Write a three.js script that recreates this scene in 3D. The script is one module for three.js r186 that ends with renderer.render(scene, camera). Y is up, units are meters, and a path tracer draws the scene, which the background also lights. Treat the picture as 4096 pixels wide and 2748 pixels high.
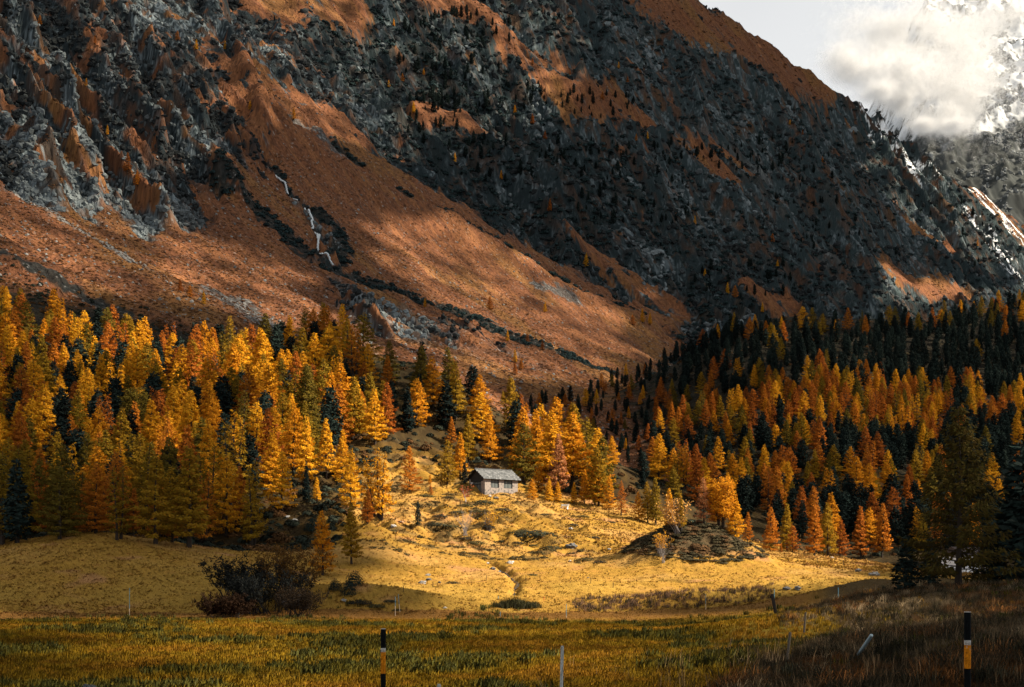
import * as THREE from 'three';
import { mergeGeometries } from 'three/addons/utils/BufferGeometryUtils.js';
import { createNoise2D, createNoise3D } from 'simplex-noise';

// ---------------------------------------------------------------- camera, sky, sun, exposure
const scene = new THREE.Scene();
const FOCAL = 5627, HORIZON = 2330, EYE = 3.5;              // pixels of the 4096 wide photograph; metres above the field
const camera = new THREE.PerspectiveCamera(2 * Math.atan(HORIZON / FOCAL) * 180 / Math.PI, 4096 / (2 * HORIZON), 0.5, 14000);
camera.setViewOffset(4096, 2 * HORIZON, 0, 0, 4096, 2748);  // level camera, lens shifted up
camera.position.set(0, EYE, 0);
camera.lookAt(0, EYE, -100);
scene.add(camera);

const EXPOSURE = 3.1;
const renderer = new THREE.WebGLRenderer({ antialias: true });
renderer.toneMapping = THREE.LinearToneMapping;
renderer.toneMappingExposure = EXPOSURE;
renderer.shadowMap.enabled = true;

function rng(seed) { let a = seed >>> 0; return () => { a = (a + 0x6d2b79f5) | 0; let t = Math.imul(a ^ (a >>> 15), 1 | a); t = (t + Math.imul(t ^ (t >>> 7), 61 | t)) ^ t; return ((t ^ (t >>> 14)) >>> 0) / 4294967296; }; }
const n2 = createNoise2D(rng(11)), n2b = createNoise2D(rng(23)), n3 = createNoise3D(rng(37));
const clamp = (x, a = 0, b = 1) => Math.min(b, Math.max(a, x)), lerp = (a, b, t) => a + (b - a) * t;
const ss = (a, b, x) => { const t = clamp((x - a) / (b - a)); return t * t * (3 - 2 * t); };
const fbm = (x, y, o = 4, f = n2) => { let s = 0, a = 0.5; for (let i = 0; i < o; i++) { s += a * f(x, y); x = x * 2.03 + 17.1; y = y * 2.03 - 9.7; a *= 0.5; } return s; };
const ridge = (x, y, o = 4) => { let s = 0, a = 0.5, w = 1; for (let i = 0; i < o; i++) { let r = 1 - Math.abs(n2(x, y)); r *= r; s += a * r * w; w = clamp(r * 1.6); x = x * 2.07 + 5.3; y = y * 2.07 + 11.7; a *= 0.5; } return s; };

// overcast sky: bright even cloud cover with soft structure
const SUN = new THREE.Vector3(0.78, 0.62, 0.12).normalize();
{
  const W = 1024, H = 512, data = new Float32Array(W * H * 4);
  for (let r = 0; r < H; r++) for (let c = 0; c < W; c++) {
    const up = ((r + 0.5) / H - 0.5) * Math.PI, a = ((c + 0.5) / W - 0.5) * 2 * Math.PI, y = Math.sin(up), x = Math.cos(a) * Math.cos(up), z = Math.sin(a) * Math.cos(up);
    let n = 0, amp = 0.5, k = 1.6;
    for (let i = 0; i < 5; i++) { n += amp * n3(x * k, y * k * 2.2, z * k); k *= 2.1; amp *= 0.5; }
    const near = Math.max(0, x * SUN.x + y * SUN.y + z * SUN.z);
    const b = 0.272 * (1 + 0.16 * n) * (1 + 0.35 * near ** 8), o = (r * W + c) * 4;
    data[o] = b * 0.985; data[o + 1] = b; data[o + 2] = b * (1.01 - 0.02 * n); data[o + 3] = 1;
  }
  const sky = new THREE.DataTexture(data, W, H, THREE.RGBAFormat, THREE.FloatType);
  sky.mapping = THREE.EquirectangularReflectionMapping; sky.magFilter = THREE.LinearFilter; sky.needsUpdate = true;
  scene.background = sky; scene.environment = sky;
}
const sun = new THREE.DirectionalLight(new THREE.Color(1, 0.86, 0.66), 5);
sun.name = 'sun'; sun.position.copy(SUN).multiplyScalar(4000); sun.castShadow = true; sun.shadow.radius = 1;
Object.assign(sun.shadow.camera, { left: -1500, right: 1500, top: 1500, bottom: -1500, near: 10, far: 9000 });
sun.shadow.mapSize.set(4096, 4096);
scene.add(sun); scene.add(sun.target);

// ---------------------------------------------------------------- bookkeeping
const taken = new Map();
function numbered(name) { const k = taken.get(name) ?? 0; taken.set(name, k + 1); return k ? `${name}_${String(k).padStart(3, '0')}` : name; }
function mat(r, g, b, extra = {}) { const m = new THREE.MeshPhysicalMaterial({ roughness: 0.92, specularIntensity: 0.3, ...extra }); m.color.setRGB(r, g, b); return m; }
function put(o) { o.traverse((m) => { if (m.isMesh) { m.castShadow = true; m.receiveShadow = true; } }); scene.add(o); return o; }
function structure(name, geometry, material) { const m = new THREE.Mesh(geometry, material); m.name = name; m.userData = { kind: 'structure' }; return put(m); }
function tag(o, label, category, group) { o.userData = { label, category }; if (group) o.userData.group = group; return o; }
function part(parent, name, geometry, material) { const m = new THREE.Mesh(geometry, material); m.name = name; parent.add(m); return m; }
function stuff(name, geometry, material, items, label, category) {   // items: [x, y, z, scale, turn, r?, g?, b?, tiltX?, scaleY?]
  const m = new THREE.InstancedMesh(geometry, material, items.length), M = new THREE.Matrix4(), q = new THREE.Quaternion(), e = new THREE.Euler(), c = new THREE.Color();
  items.forEach((t, i) => {
    e.set(t[8] ?? 0, t[4], 0); q.setFromEuler(e);
    M.compose(new THREE.Vector3(t[0], t[1], t[2]), q, new THREE.Vector3(t[3], t[9] ?? t[3], t[3])); m.setMatrixAt(i, M);
    if (t[5] !== undefined) m.setColorAt(i, c.setRGB(t[5], t[6], t[7]));
  });
  m.name = name; m.userData = { kind: 'stuff', label, category };
  return put(m);
}

// ---------------------------------------------------------------- the lie of the land (x to the right, d ahead, both in metres)
const U = (px) => (px - 2048) / FOCAL, V = (py) => (HORIZON - py) / FOCAL;
const spots = [];
const P = (px, py, d) => spots.push([U(px) * d, d, EYE + V(py) * d]);
const G = (x, d, y) => spots.push([x, d, y]);
for (const [x, d] of [[-60, 30], [-25, 30], [0, 32], [-60, 80], [-30, 80], [0, 80], [18, 80], [-55, 120], [-25, 120], [0, 120], [22, 120], [-40, 145], [-15, 148], [10, 148], [-90, -60], [0, -60], [-60, 0]]) G(x, d, 0);
G(8, 20, 0.5); G(16, 22, 0.6); G(8, 33, 0.4); G(30, 20, 0.7); G(0, 18, 0.4); G(24, 34, 0.6); G(60, -60, 1); G(60, 0, 1.2); G(-100, 60, 0); G(-100, 120, 0);
// dry bank on the right
P(3300, 2440, 90); P(3800, 2395, 90); P(3500, 2390, 110); P(4096, 2385, 90); P(3700, 2560, 50); P(4096, 2560, 50); P(3300, 2655, 45); P(2950, 2715, 46); P(4096, 2700, 38); P(3840, 2348, 106); P(4300, 2340, 110); P(3100, 2480, 100);
G(10, 75, 0.05); G(15, 70, 0.5); G(20, 70, 1.1); G(26, 72, 1.7); G(14, 62, 0.6); G(20, 60, 1.3); P(3650, 2350, 150); P(3900, 2345, 160); P(4200, 2340, 160);
// lower meadow and the sunlit hill with the hut
P(3000, 2405, 160); P(2600, 2425, 157); P(2300, 2440, 155); P(1700, 2440, 155); P(1300, 2450, 152); P(3300, 2362, 172); P(3100, 2372, 165); P(3500, 2345, 172);
P(1450, 2400, 165); P(1500, 2300, 186); P(1500, 2200, 203); P(1450, 2110, 217); P(1700, 2350, 175); P(1700, 2250, 200); P(1700, 2150, 219); P(1700, 2050, 239); P(1740, 1965, 256);
P(2060, 2390, 167); P(2060, 2300, 192); P(2060, 2200, 215); P(2060, 2100, 235); P(2050, 1984, 258); P(1870, 1950, 263); P(2200, 2012, 262); P(2300, 2150, 226); P(2300, 2300, 192);
P(2500, 2046, 259); P(2500, 2200, 216); P(2500, 2330, 184); P(2750, 2330, 182); P(2700, 2112, 252); P(2900, 2185, 246); P(2900, 2335, 179); P(3100, 2300, 191); P(3100, 2212, 240); P(3300, 2258, 224); P(3560, 2288, 213); P(3300, 2312, 190);
P(3300, 2222, 262); P(3560, 2262, 250); P(3800, 2290, 230);
G(12, 300, 15); G(40, 305, 6); G(68, 290, 6); G(25, 390, 6); G(36, 480, 14); G(50, 600, 42); G(-5, 330, 21);
// left mound
P(0, 2185, 190); P(300, 2130, 190); P(600, 2160, 190); P(900, 2215, 186); P(1150, 2300, 176); P(0, 2455, 152); P(350, 2457, 152); P(600, 2457, 152); P(1000, 2457, 152); P(300, 2290, 168); P(700, 2315, 166); P(-300, 2200, 190); P(-300, 2455, 152);
// hillside of the left wood
P(0, 2150, 216); P(480, 2140, 216); P(900, 2200, 213); P(1150, 2190, 213); P(1300, 2060, 229); P(1500, 1970, 251); P(0, 1900, 270); P(500, 1850, 276); P(1000, 1950, 255); P(1200, 1850, 275); P(1400, 1850, 276);
P(0, 1600, 342); P(500, 1600, 342); P(1000, 1600, 345); P(1300, 1700, 322); P(1600, 1780, 310); P(1800, 1850, 302); P(1950, 1885, 300); P(2150, 1945, 291); P(2350, 1985, 288); P(2500, 2032, 286);
P(0, 1330, 432); P(500, 1400, 430); P(1000, 1430, 430); P(1300, 1390, 448); P(1550, 1480, 432); P(1800, 1560, 420); P(2000, 1680, 392); P(2200, 1780, 371); P(2400, 1870, 345); P(0, 1200, 482); P(-400, 1150, 490); P(-400, 1500, 380); P(-400, 2100, 230);
G(-180, 565, 103); G(-60, 560, 76); G(0, 520, 52); G(18, 610, 50); G(55, 800, 80); G(60, 900, 100); G(-250, 560, 120); G(0, 760, 90);
// hillside of the right wood
P(3000, 2205, 330); P(3300, 2228, 320); P(3560, 2240, 312); P(4096, 2250, 300); P(4500, 2250, 300); P(3000, 1800, 462); P(3400, 1800, 472); P(3800, 1800, 480); P(4300, 1790, 480); P(3000, 1500, 642); P(3500, 1500, 652); P(4000, 1480, 660); P(4400, 1450, 665);
P(2900, 1340, 782); P(3300, 1320, 802); P(3700, 1305, 822); P(4096, 1235, 842); P(4500, 1200, 850); P(2690, 1480, 702); P(2690, 1700, 562); P(2660, 1900, 442); P(2640, 2010, 382); P(3000, 2030, 385); P(3500, 2050, 385); P(4096, 2050, 385);
G(150, 905, 128); G(300, 960, 140); G(420, 960, 150); G(120, 1000, 115); G(300, 1150, 120); G(-120, 1000, 120); G(600, 1100, 160); G(500, 500, 60);

// thin plate spline through those spots
const plate = (() => {
  const n = spots.length, N = n + 3, A = [], b = new Float64Array(N), S = 0.01, K = (r2) => (r2 > 1e-12 ? r2 * Math.log(r2) : 0);
  for (let i = 0; i < N; i++) A.push(new Float64Array(N));
  spots.forEach(([x, d, y], i) => {
    for (let j = 0; j < n; j++) { const dx = (x - spots[j][0]) * S, dd = (d - spots[j][1]) * S; A[i][j] = K(dx * dx + dd * dd); }
    A[i][i] += 0.0006; A[i][n] = A[n][i] = 1; A[i][n + 1] = A[n + 1][i] = x * S; A[i][n + 2] = A[n + 2][i] = d * S; b[i] = y;
  });
  for (let i = 0; i < N; i++) {
    let p = i; for (let r = i + 1; r < N; r++) if (Math.abs(A[r][i]) > Math.abs(A[p][i])) p = r;
    [A[i], A[p]] = [A[p], A[i]]; const t = b[i]; b[i] = b[p]; b[p] = t;
    for (let r = i + 1; r < N; r++) { const f = A[r][i] / A[i][i]; if (f) { for (let c = i; c < N; c++) A[r][c] -= f * A[i][c]; b[r] -= f * b[i]; } }
  }
  const w = new Float64Array(N);
  for (let i = N - 1; i >= 0; i--) { let s = b[i]; for (let c = i + 1; c < N; c++) s -= A[i][c] * w[c]; w[i] = s / A[i][i]; }
  const X = Float64Array.from(spots, (s) => s[0] * S), D = Float64Array.from(spots, (s) => s[1] * S);
  return (x, d) => { x *= S; d *= S; let s = w[n] + w[n + 1] * x + w[n + 2] * d; for (let i = 0; i < n; i++) { const a = x - X[i], c = d - D[i], r = a * a + c * c; if (r > 1e-12) s += w[i] * r * Math.log(r); } return s; };
})();

// the mountain: a slope rising to the back left, gentle fans below and steep ribs above
const riseTable = (() => { const t = new Float64Array(2400); let y = 40 - 0.5 * 300; for (let s = 0; s < 2400; s++) { t[s] = y; y += lerp(lerp(0.5, 1.0, ss(470, 740, s)), 1.2, ss(760, 950, s)); } return t; })();
const along = (x, d) => -0.78 * x + 0.62 * d, across = (x, d) => 0.62 * x + 0.78 * d;
const rise = (s) => { s = clamp(s, 0, 2398); const i = s | 0; return lerp(riseTable[i], riseTable[i + 1], s - i); };
const crestD = (x) => 2150 + (x - 320) * 0.46;
function slopeBase(x, d) {
  let e = rise(along(x, d)) + 0.25 * Math.max(0, d - 1500) - 0.55 * Math.max(0, 520 - d);
  const c = crestD(x); if (d > c) e -= (d - c) * 1.6;
  return e;
}
// pixel -> place on the smooth slope
function onSlope(px, py) { const u = U(px), v = V(py); let lo = 380; for (let d = 380; d < 2700; d += 6) { if (EYE + v * d < slopeBase(u * d, d)) { let a = d - 6, b = d; for (let k = 0; k < 12; k++) { const m = (a + b) / 2; if (EYE + v * m < slopeBase(u * m, m)) b = m; else a = m; } return [u * b, b]; } lo = d; } return [u * lo, lo]; }
const trace = (list) => list.map(([a, b]) => onSlope(a, b));
function toLine(x, d, line) {   // distance to a polyline, how far along it, and on which side
  let best = 1e9, side = 0, part_ = 0;
  for (let i = 0; i + 1 < line.length; i++) {
    const [ax, ad] = line[i], [bx, bd] = line[i + 1], ex = bx - ax, ed = bd - ad, t = clamp(((x - ax) * ex + (d - ad) * ed) / (ex * ex + ed * ed)), qx = x - ax - ex * t, qd = d - ad - ed * t, r = qx * qx + qd * qd;
    if (r < best) { best = r; side = Math.sign(ex * qd - ed * qx); part_ = (i + t) / (line.length - 1); }
  }
  return [Math.sqrt(best), side, part_];
}
const boxOf = (line, m) => [Math.min(...line.map((p) => p[0])) - m, Math.max(...line.map((p) => p[0])) + m, Math.min(...line.map((p) => p[1])) - m, Math.max(...line.map((p) => p[1])) + m];
const feature = (pts, width, height, o = {}) => { const line = trace(pts); return { line, width, height, box: boxOf(line, width * 2.5), ...o }; };
// crests (+) and gullies (-) traced on the slope
const reliefs = [
  feature([[1050, 470], [1230, 590], [1500, 760], [1900, 965], [2200, 1130], [2500, 1270], [2680, 1345]], 26, 11),
  feature([[1310, 560], [1500, 700], [1850, 900], [2150, 1080], [2450, 1230], [2740, 1330]], 13, -10),
  feature([[1035, 480], [1065, 680], [1190, 790], [1260, 890], [1300, 950], [1268, 1010], [1330, 1080], [1450, 1115], [1700, 1190], [2000, 1330], [2300, 1450], [2560, 1520]], 7, -3),
  feature([[760, 430], [880, 640], [980, 820]], 7, 12), feature([[560, 200], [640, 330], [780, 560], [900, 760]], 8, 17), feature([[330, 0], [480, 240], [560, 430], [690, 640]], 8, 17),
  feature([[30, 60], [220, 300], [300, 500], [330, 680]], 8, 15), feature([[0, 330], [110, 480], [200, 700]], 7, 12), feature([[840, 40], [960, 240], [1010, 400], [1060, 560]], 9, 17),
  feature([[400, 60], [560, 330], [640, 520], [760, 720]], 6, -10), feature([[640, 180], [760, 400], [870, 600]], 6, -10), feature([[130, 120], [280, 380], [390, 680]], 6, -10), feature([[900, 60], [1010, 270], [1100, 430]], 6, -9),
  feature([[1180, 20], [1330, 250], [1420, 420]], 16, 12), feature([[1480, 40], [1850, 110], [2100, 210], [2350, 420], [2520, 560], [2700, 680]], 40, 24),
  feature([[1950, 20], [2160, 220], [2330, 300], [2480, 450], [2680, 560]], 30, -22), feature([[2620, 330], [2900, 520], [3100, 700], [3300, 980], [3550, 1210]], 34, -20),
  feature([[2480, 80], [2700, 300], [2850, 440], [3020, 620]], 34, 16), feature([[2960, 320], [3250, 620], [3500, 860], [3750, 1100]], 40, 16), feature([[1900, 560], [2180, 830], [2330, 1010]], 30, 12),
];
const paths = {
  scree: [feature([[130, 800], [270, 890], [420, 980], [560, 1060]], 8, 0), feature([[930, 1180], [1010, 1250], [1120, 1310]], 16, 0), feature([[3255, 960], [3330, 1060], [3550, 1215]], 26, 0), feature([[2800, 470], [2900, 520], [3060, 640]], 14, 0), feature([[1150, 500], [1260, 560], [1330, 640]], 14, 0), feature([[2150, 1160], [2300, 1210]], 8, 0), feature([[1530, 1250], [1700, 1310]], 9, 0)],
  dark: [feature([[1340, 560], [1480, 690], [1700, 830], [1950, 980], [2200, 1120], [2450, 1240], [2740, 1330]], 12, 0), feature([[1270, 830], [1345, 890], [1375, 970], [1350, 1050]], 8, 0), feature([[900, 760], [1050, 860], [1180, 980], [1230, 1020]], 13, 0), feature([[1330, 1080], [1500, 1130], [1700, 1190], [1900, 1270], [2050, 1345], [2250, 1420], [2500, 1500]], 10, 0), feature([[30, 1020], [180, 1090], [380, 1220], [500, 1290]], 5, 0), feature([[1090, 640], [1140, 730], [1250, 820]], 6, 0)],
  grassy: [feature([[1150, 540], [1400, 700], [1700, 880], [2000, 1040], [2350, 1240], [2600, 1350]], 62, 0), feature([[1380, 560], [1700, 760], [2050, 980], [2400, 1180]], 26, 0), feature([[1640, 40], [1850, 110], [2090, 180]], 20, 0), feature([[2090, 190], [2300, 300], [2500, 410], [2700, 560], [2900, 700]], 26, 0), feature([[2250, 410], [2400, 480], [2520, 540]], 22, 0), feature([[1700, 420], [1900, 560], [2020, 660]], 20, 0),
    feature([[2620, 10], [2900, 130], [3200, 290], [3500, 480], [3800, 680], [4000, 850]], 62, 0), feature([[2560, 280], [2640, 360], [2760, 470], [2900, 580], [3050, 720]], 36, 0), feature([[1000, 330], [1200, 420], [1400, 500]], 30, 0), feature([[3560, 1080], [3700, 1140], [3850, 1190]], 22, 0), feature([[2000, 230], [2180, 330], [2330, 440]], 16, 0), feature([[2300, 930], [2380, 980], [2560, 1130], [2700, 1250]], 18, 0), feature([[3000, 1130], [3160, 1230]], 16, 0), feature([[3650, 920], [3850, 1020]], 14, 0), feature([[1060, 40], [1400, 30]], 26, 0)],
  snow: [feature([[3450, 480], [3560, 560], [3700, 680]], 22, 0), feature([[3850, 720], [3950, 830], [4090, 960]], 40, 0), feature([[3520, 560], [3650, 680]], 26, 0), feature([[3900, 900], [4060, 1100]], 30, 0)],
};
const near_ = (list, x, d, j) => { let b = 0; for (const f of list) { if (x < f.box[0] || x > f.box[1] || d < f.box[2] || d > f.box[3]) continue; const [r] = toLine(x, d, f.line); b = Math.max(b, 1 - r / f.width + j); } return b; };
const inside = (poly, x, y) => { let c = false; for (let i = 0, j = poly.length - 1; i < poly.length; j = i++) { const [a, b] = poly[i], [e, f] = poly[j]; if ((b > y) !== (f > y) && x < (e - a) * (y - b) / (f - b) + a) c = !c; } return c; };
const fans = [
  [[1050, 480], [1230, 560], [1500, 740], [1900, 950], [2300, 1160], [2700, 1370], [2600, 1600], [1900, 1330], [1350, 1120], [1290, 1000], [1330, 950], [1220, 800], [1080, 680]],
  [[1330, 530], [1500, 630], [1800, 800], [2150, 1000], [2500, 1170], [2790, 1310], [2680, 1370], [2200, 1130], [1850, 930], [1480, 710]],
  [[890, 690], [1040, 650], [1190, 790], [1290, 960], [1260, 1020], [1340, 1110], [1500, 1500], [600, 1400], [0, 1200], [-500, 1200], [-500, 560], [-100, 650], [130, 800], [250, 790], [330, 820], [440, 810], [560, 900], [700, 900], [800, 800]],
].map((poly) => { const w = trace(poly), loop = [...w, w[0]]; return { w, loop, box: boxOf(w, 45) }; });
function fanMask(x, d) {   // 1 well inside a smooth grass fan, 0 outside
  let best = 0;
  for (const f of fans) { if (x < f.box[0] || x > f.box[1] || d < f.box[2] || d > f.box[3]) continue; const [r] = toLine(x, d, f.loop), k = inside(f.w, x, d) ? r : -r; best = Math.max(best, ss(-9, 11, k + 9 * n2(x * 0.035, d * 0.035) + 4 * n2b(x * 0.11, d * 0.11))); if (best > 0.999) break; }
  return best;
}
const rockiness = (x, d, s) => ss(440, 560, s + 60 * n2(x * 0.006, d * 0.006) + 25 * n2(x * 0.03, d * 0.03)) * (1 - fanMask(x, d));
const ribNear = (s, t, warp) => ridge((t + warp * 0.3) * 0.0205, s * 0.0022 + 3, 3), ribFar = (s, t, warp) => ridge((t + warp) * 0.0066, s * 0.0016 + 3, 3);
const ribWarp = (s, t) => 40 * n2(s * 0.004, t * 0.004);
function slopeFull(x, d) {
  const s = along(x, d), t = across(x, d);
  let e = slopeBase(x, d), w = rockiness(x, d, s);
  const warp = ribWarp(s, t), far = ss(850, 1250, d);
  if (w > 0.001 && d > 1000) w *= 1 - 0.75 * ss(0, 0.6, near_(paths.grassy, x, d, 0.1));
  if (w > 0.001) {
    if (far < 0.999) e += (1 - far) * w * (38 * (ribNear(s, t, warp) - 0.42) + 6 * (ridge((t + warp) * 0.055, s * 0.035, 3) - 0.4) + 4.5 * (ridge(x * 0.1, d * 0.1, 4) - 0.35));
    if (far > 0.001) e += far * w * (62 * (ribFar(s, t, warp) - 0.45) + 12 * (ridge((t + warp * 1.5) * 0.019, s * 0.01, 3) - 0.4) + 10 * (ridge(x * 0.035, d * 0.035, 4) - 0.35));
  }
  e += 1.6 * fbm(x * 0.03, d * 0.03, 3) + 3.5 * n2b(t * 0.011, s * 0.0022);
  e += 0.8 * n2(t * 0.09, s * 0.012) + 0.5 * fbm(x * 0.14, d * 0.14, 2);
  for (const f of reliefs) {
    if (x < f.box[0] || x > f.box[1] || d < f.box[2] || d > f.box[3]) continue;
    const [r] = toLine(x + 5 * n2(x * 0.03, d * 0.03), d + 5 * n2b(x * 0.03, d * 0.03), f.line), k = r / f.width;
    if (k < 2.5) e += f.height * Math.exp(-k * k * 1.3);
  }
  return e;
}
const smax = (a, b, k) => { const h = Math.max(k - Math.abs(a - b), 0) / k; return Math.max(a, b) + h * h * k * 0.25; };
const bump2 = (x, d, cx, cd, rx, rd, h) => { const a = (x - cx) / rx, b = (d - cd) / rd; return h * Math.exp(-(a * a + b * b)); };
const KNOLL = [28, 206];
const brook = [[2055, 2372, 170], [2062, 2350, 178], [2070, 2322, 186], [2050, 2300, 192], [2020, 2275, 198], [1985, 2258, 202], [1950, 2245, 205]].map(([px, , d]) => [U(px) * d, d]);
const ditch = [[2620, 2312, 186], [2700, 2325, 184], [2790, 2342, 180], [2880, 2352, 177]].map(([px, , d]) => [U(px) * d, d]);
const scarp = [[3120, 2205, 243], [3250, 2235, 238], [3400, 2262, 229], [3560, 2288, 217]].map(([px, , d]) => [U(px) * d, d]);
function ground(x, d) {
  let y = plate(x, d);
  if (d > 330) {
    const b = slopeBase(x, d);
    if (b > y - 60) y = smax(y, slopeFull(x, d), 14);
    y += ss(330, 420, d) * 1.6 * fbm(x * 0.05, d * 0.05, 3);
  }
  if (d < 60) y = Math.max(y, 1.2 - Math.max(0, d - 13) * 0.14 - Math.max(0, Math.abs(x) - 60) * 0.02);   // shoulder of the road
  // knolls and hummocks
  y += bump2(x, d, KNOLL[0], KNOLL[1], 8.8, 7.4, 5.4) + bump2(x, d, KNOLL[0] - 7, KNOLL[1] - 3, 5, 6, 1.6);
  y += bump2(x, d, 10, 176, 12, 5, 0.9) + bump2(x, d, 27, 160, 16, 3.2, 1.5) + bump2(x, d, 38, 152, 10, 4, 1.2) + bump2(x, d, 31, 120, 7, 6, 1.3);
  y += bump2(x, d, -19, 160, 10, 5, 2.2) + bump2(x, d, -13, 158, 8, 3, 0.9);
  const hill = ss(196, 215, d) * (1 - ss(300, 340, d)) * ss(-60, -30, x), rough = hill * ss(208, 222, d) * ss(22, 4, x + 0.25 * (d - 230)) * ss(-0.3, 0.2, n2b(x * 0.03 + 3, d * 0.04) + 0.2);
  if (rough > 0.001) { const k = Math.abs(n2(x * 0.085, d * 0.12)); y += rough * (2.0 * (0.5 - k) + 0.75 * n2b(x * 0.2, d * 0.27)); }
  if (d > 150 && d < 340) y += 0.34 * fbm(x * 0.12, d * 0.16, 3) + 0.10 * n2(x * 0.7, d * 0.9);
  if (d < 152) y += 0.10 * fbm(x * 0.1, d * 0.1, 2) * ss(20, 40, d);
  const kn = Math.exp(-(((x - KNOLL[0]) / 12) ** 2 + ((d - KNOLL[1]) / 11) ** 2)); y += kn * 0.9 * fbm(x * 0.22, d * 0.3, 3);
  if (Math.abs(x) < 10 && d > 165 && d < 210) { const [r] = toLine(x + 0.5 * n2(x, d * 0.5), d, brook); y -= 0.85 * Math.exp(-((r / 0.75) ** 2)); }
  if (x > 14 && x < 34 && d > 172 && d < 190) { const [r] = toLine(x, d, ditch); y -= 0.5 * Math.exp(-((r / 0.6) ** 2)); }
  if (x > 40 && x < 68 && d > 208 && d < 250) { const [r, side] = toLine(x, d, scarp); y -= 0.5 * Math.exp(-((r / 1.2) ** 2)) * (side > 0 ? 1 : 0.6); }
  return y;
}
// first meeting of the sight line through a photograph pixel with the land
function hit(px, py, from = 40) {
  const u = U(px), v = V(py);
  let a = from;
  for (let d = from; d < 2700; d += d < 320 ? 1.2 : 5) {
    if (EYE + v * d < ground(u * d, d)) { let lo = a, hi = d; for (let k = 0; k < 10; k++) { const m = (lo + hi) / 2; if (EYE + v * m < ground(u * m, m)) hi = m; else lo = m; } return [u * hi, hi]; }
    a = d;
  }
  return null;
}
// ---------------------------------------------------------------- ground sheets
function sheet(dAt, rows, cols, uMin, uMax, widen, yAt, color) {
  const pos = new Float32Array((rows + 1) * (cols + 1) * 3), uv = new Float32Array((rows + 1) * (cols + 1) * 2), col = color && new Float32Array((rows + 1) * (cols + 1) * 3), idx = new Uint32Array(rows * cols * 6), c = [0, 0, 0];
  let k = 0;
  for (let r = 0; r <= rows; r++) {
    const d = dAt(r / rows);
    for (let q = 0; q <= cols; q++, k++) {
      const x = lerp(uMin, uMax, q / cols) * widen(d), y = yAt(x, d);
      pos[k * 3] = x; pos[k * 3 + 1] = y; pos[k * 3 + 2] = -d; uv[k * 2] = x; uv[k * 2 + 1] = d;
      if (col) { color(x, d, y, c); col.set(c, k * 3); }
    }
  }
  k = 0;
  for (let r = 0; r < rows; r++) for (let q = 0; q < cols; q++) { const a = r * (cols + 1) + q, b = a + cols + 1; idx.set([a, a + 1, b, a + 1, b + 1, b], k); k += 6; }
  const g = new THREE.BufferGeometry();
  g.setAttribute('position', new THREE.BufferAttribute(pos, 3)); g.setAttribute('uv', new THREE.BufferAttribute(uv, 2));
  if (col) g.setAttribute('color', new THREE.BufferAttribute(col, 3));
  g.setIndex(new THREE.BufferAttribute(idx, 1)); g.computeVertexNormals();
  return g;
}
function tile(size, metres, f, srgb = false) {   // a repeating grey tile: f(u, v) in 0..1, made seamless by blending
  const d = new Uint8Array(size * size * 4);
  for (let j = 0; j < size; j++) for (let i = 0; i < size; i++) {
    const x = i / size, y = j / size, m = 0.2, wx = clamp(x / m), wy = clamp(y / m);
    let v = f(x, y) * wx * wy + f(x + 1, y) * (1 - wx) * wy + f(x, y + 1) * wx * (1 - wy) + f(x + 1, y + 1) * (1 - wx) * (1 - wy);
    v = clamp(v) * 255; const o = (j * size + i) * 4; d[o] = d[o + 1] = d[o + 2] = v; d[o + 3] = 255;
  }
  const t = new THREE.DataTexture(d, size, size); t.wrapS = t.wrapT = THREE.RepeatWrapping; t.magFilter = THREE.LinearFilter; t.repeat.set(1 / metres, 1 / metres); t.needsUpdate = true;
  if (srgb) t.colorSpace = THREE.SRGBColorSpace;
  return t;
}
const grassBump = tile(512, 9, (u, v) => 0.5 + 0.5 * fbm(u * 40, v * 40, 4) + 0.15 * n2(u * 120, v * 90));
const rockBump = tile(1024, 90, (u, v) => 0.15 + 0.7 * ridge(u * 14, v * 14, 5) + 0.12 * fbm(u * 90, v * 90, 3));
const mix3 = (c, t, r, g, b) => { c[0] = lerp(c[0], r, t); c[1] = lerp(c[1], g, t); c[2] = lerp(c[2], b, t); };

const bankEdge = (d) => { const k = [[20, 3], [46, 7], [60, 13], [75, 17.5], [90, 19], [105, 20], [125, 25], [160, 34]]; for (let i = 0; i + 1 < k.length; i++) if (d < k[i + 1][0]) return lerp(k[i][1], k[i + 1][1], clamp((d - k[i][0]) / (k[i + 1][0] - k[i][0]))); return 34; };
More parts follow.
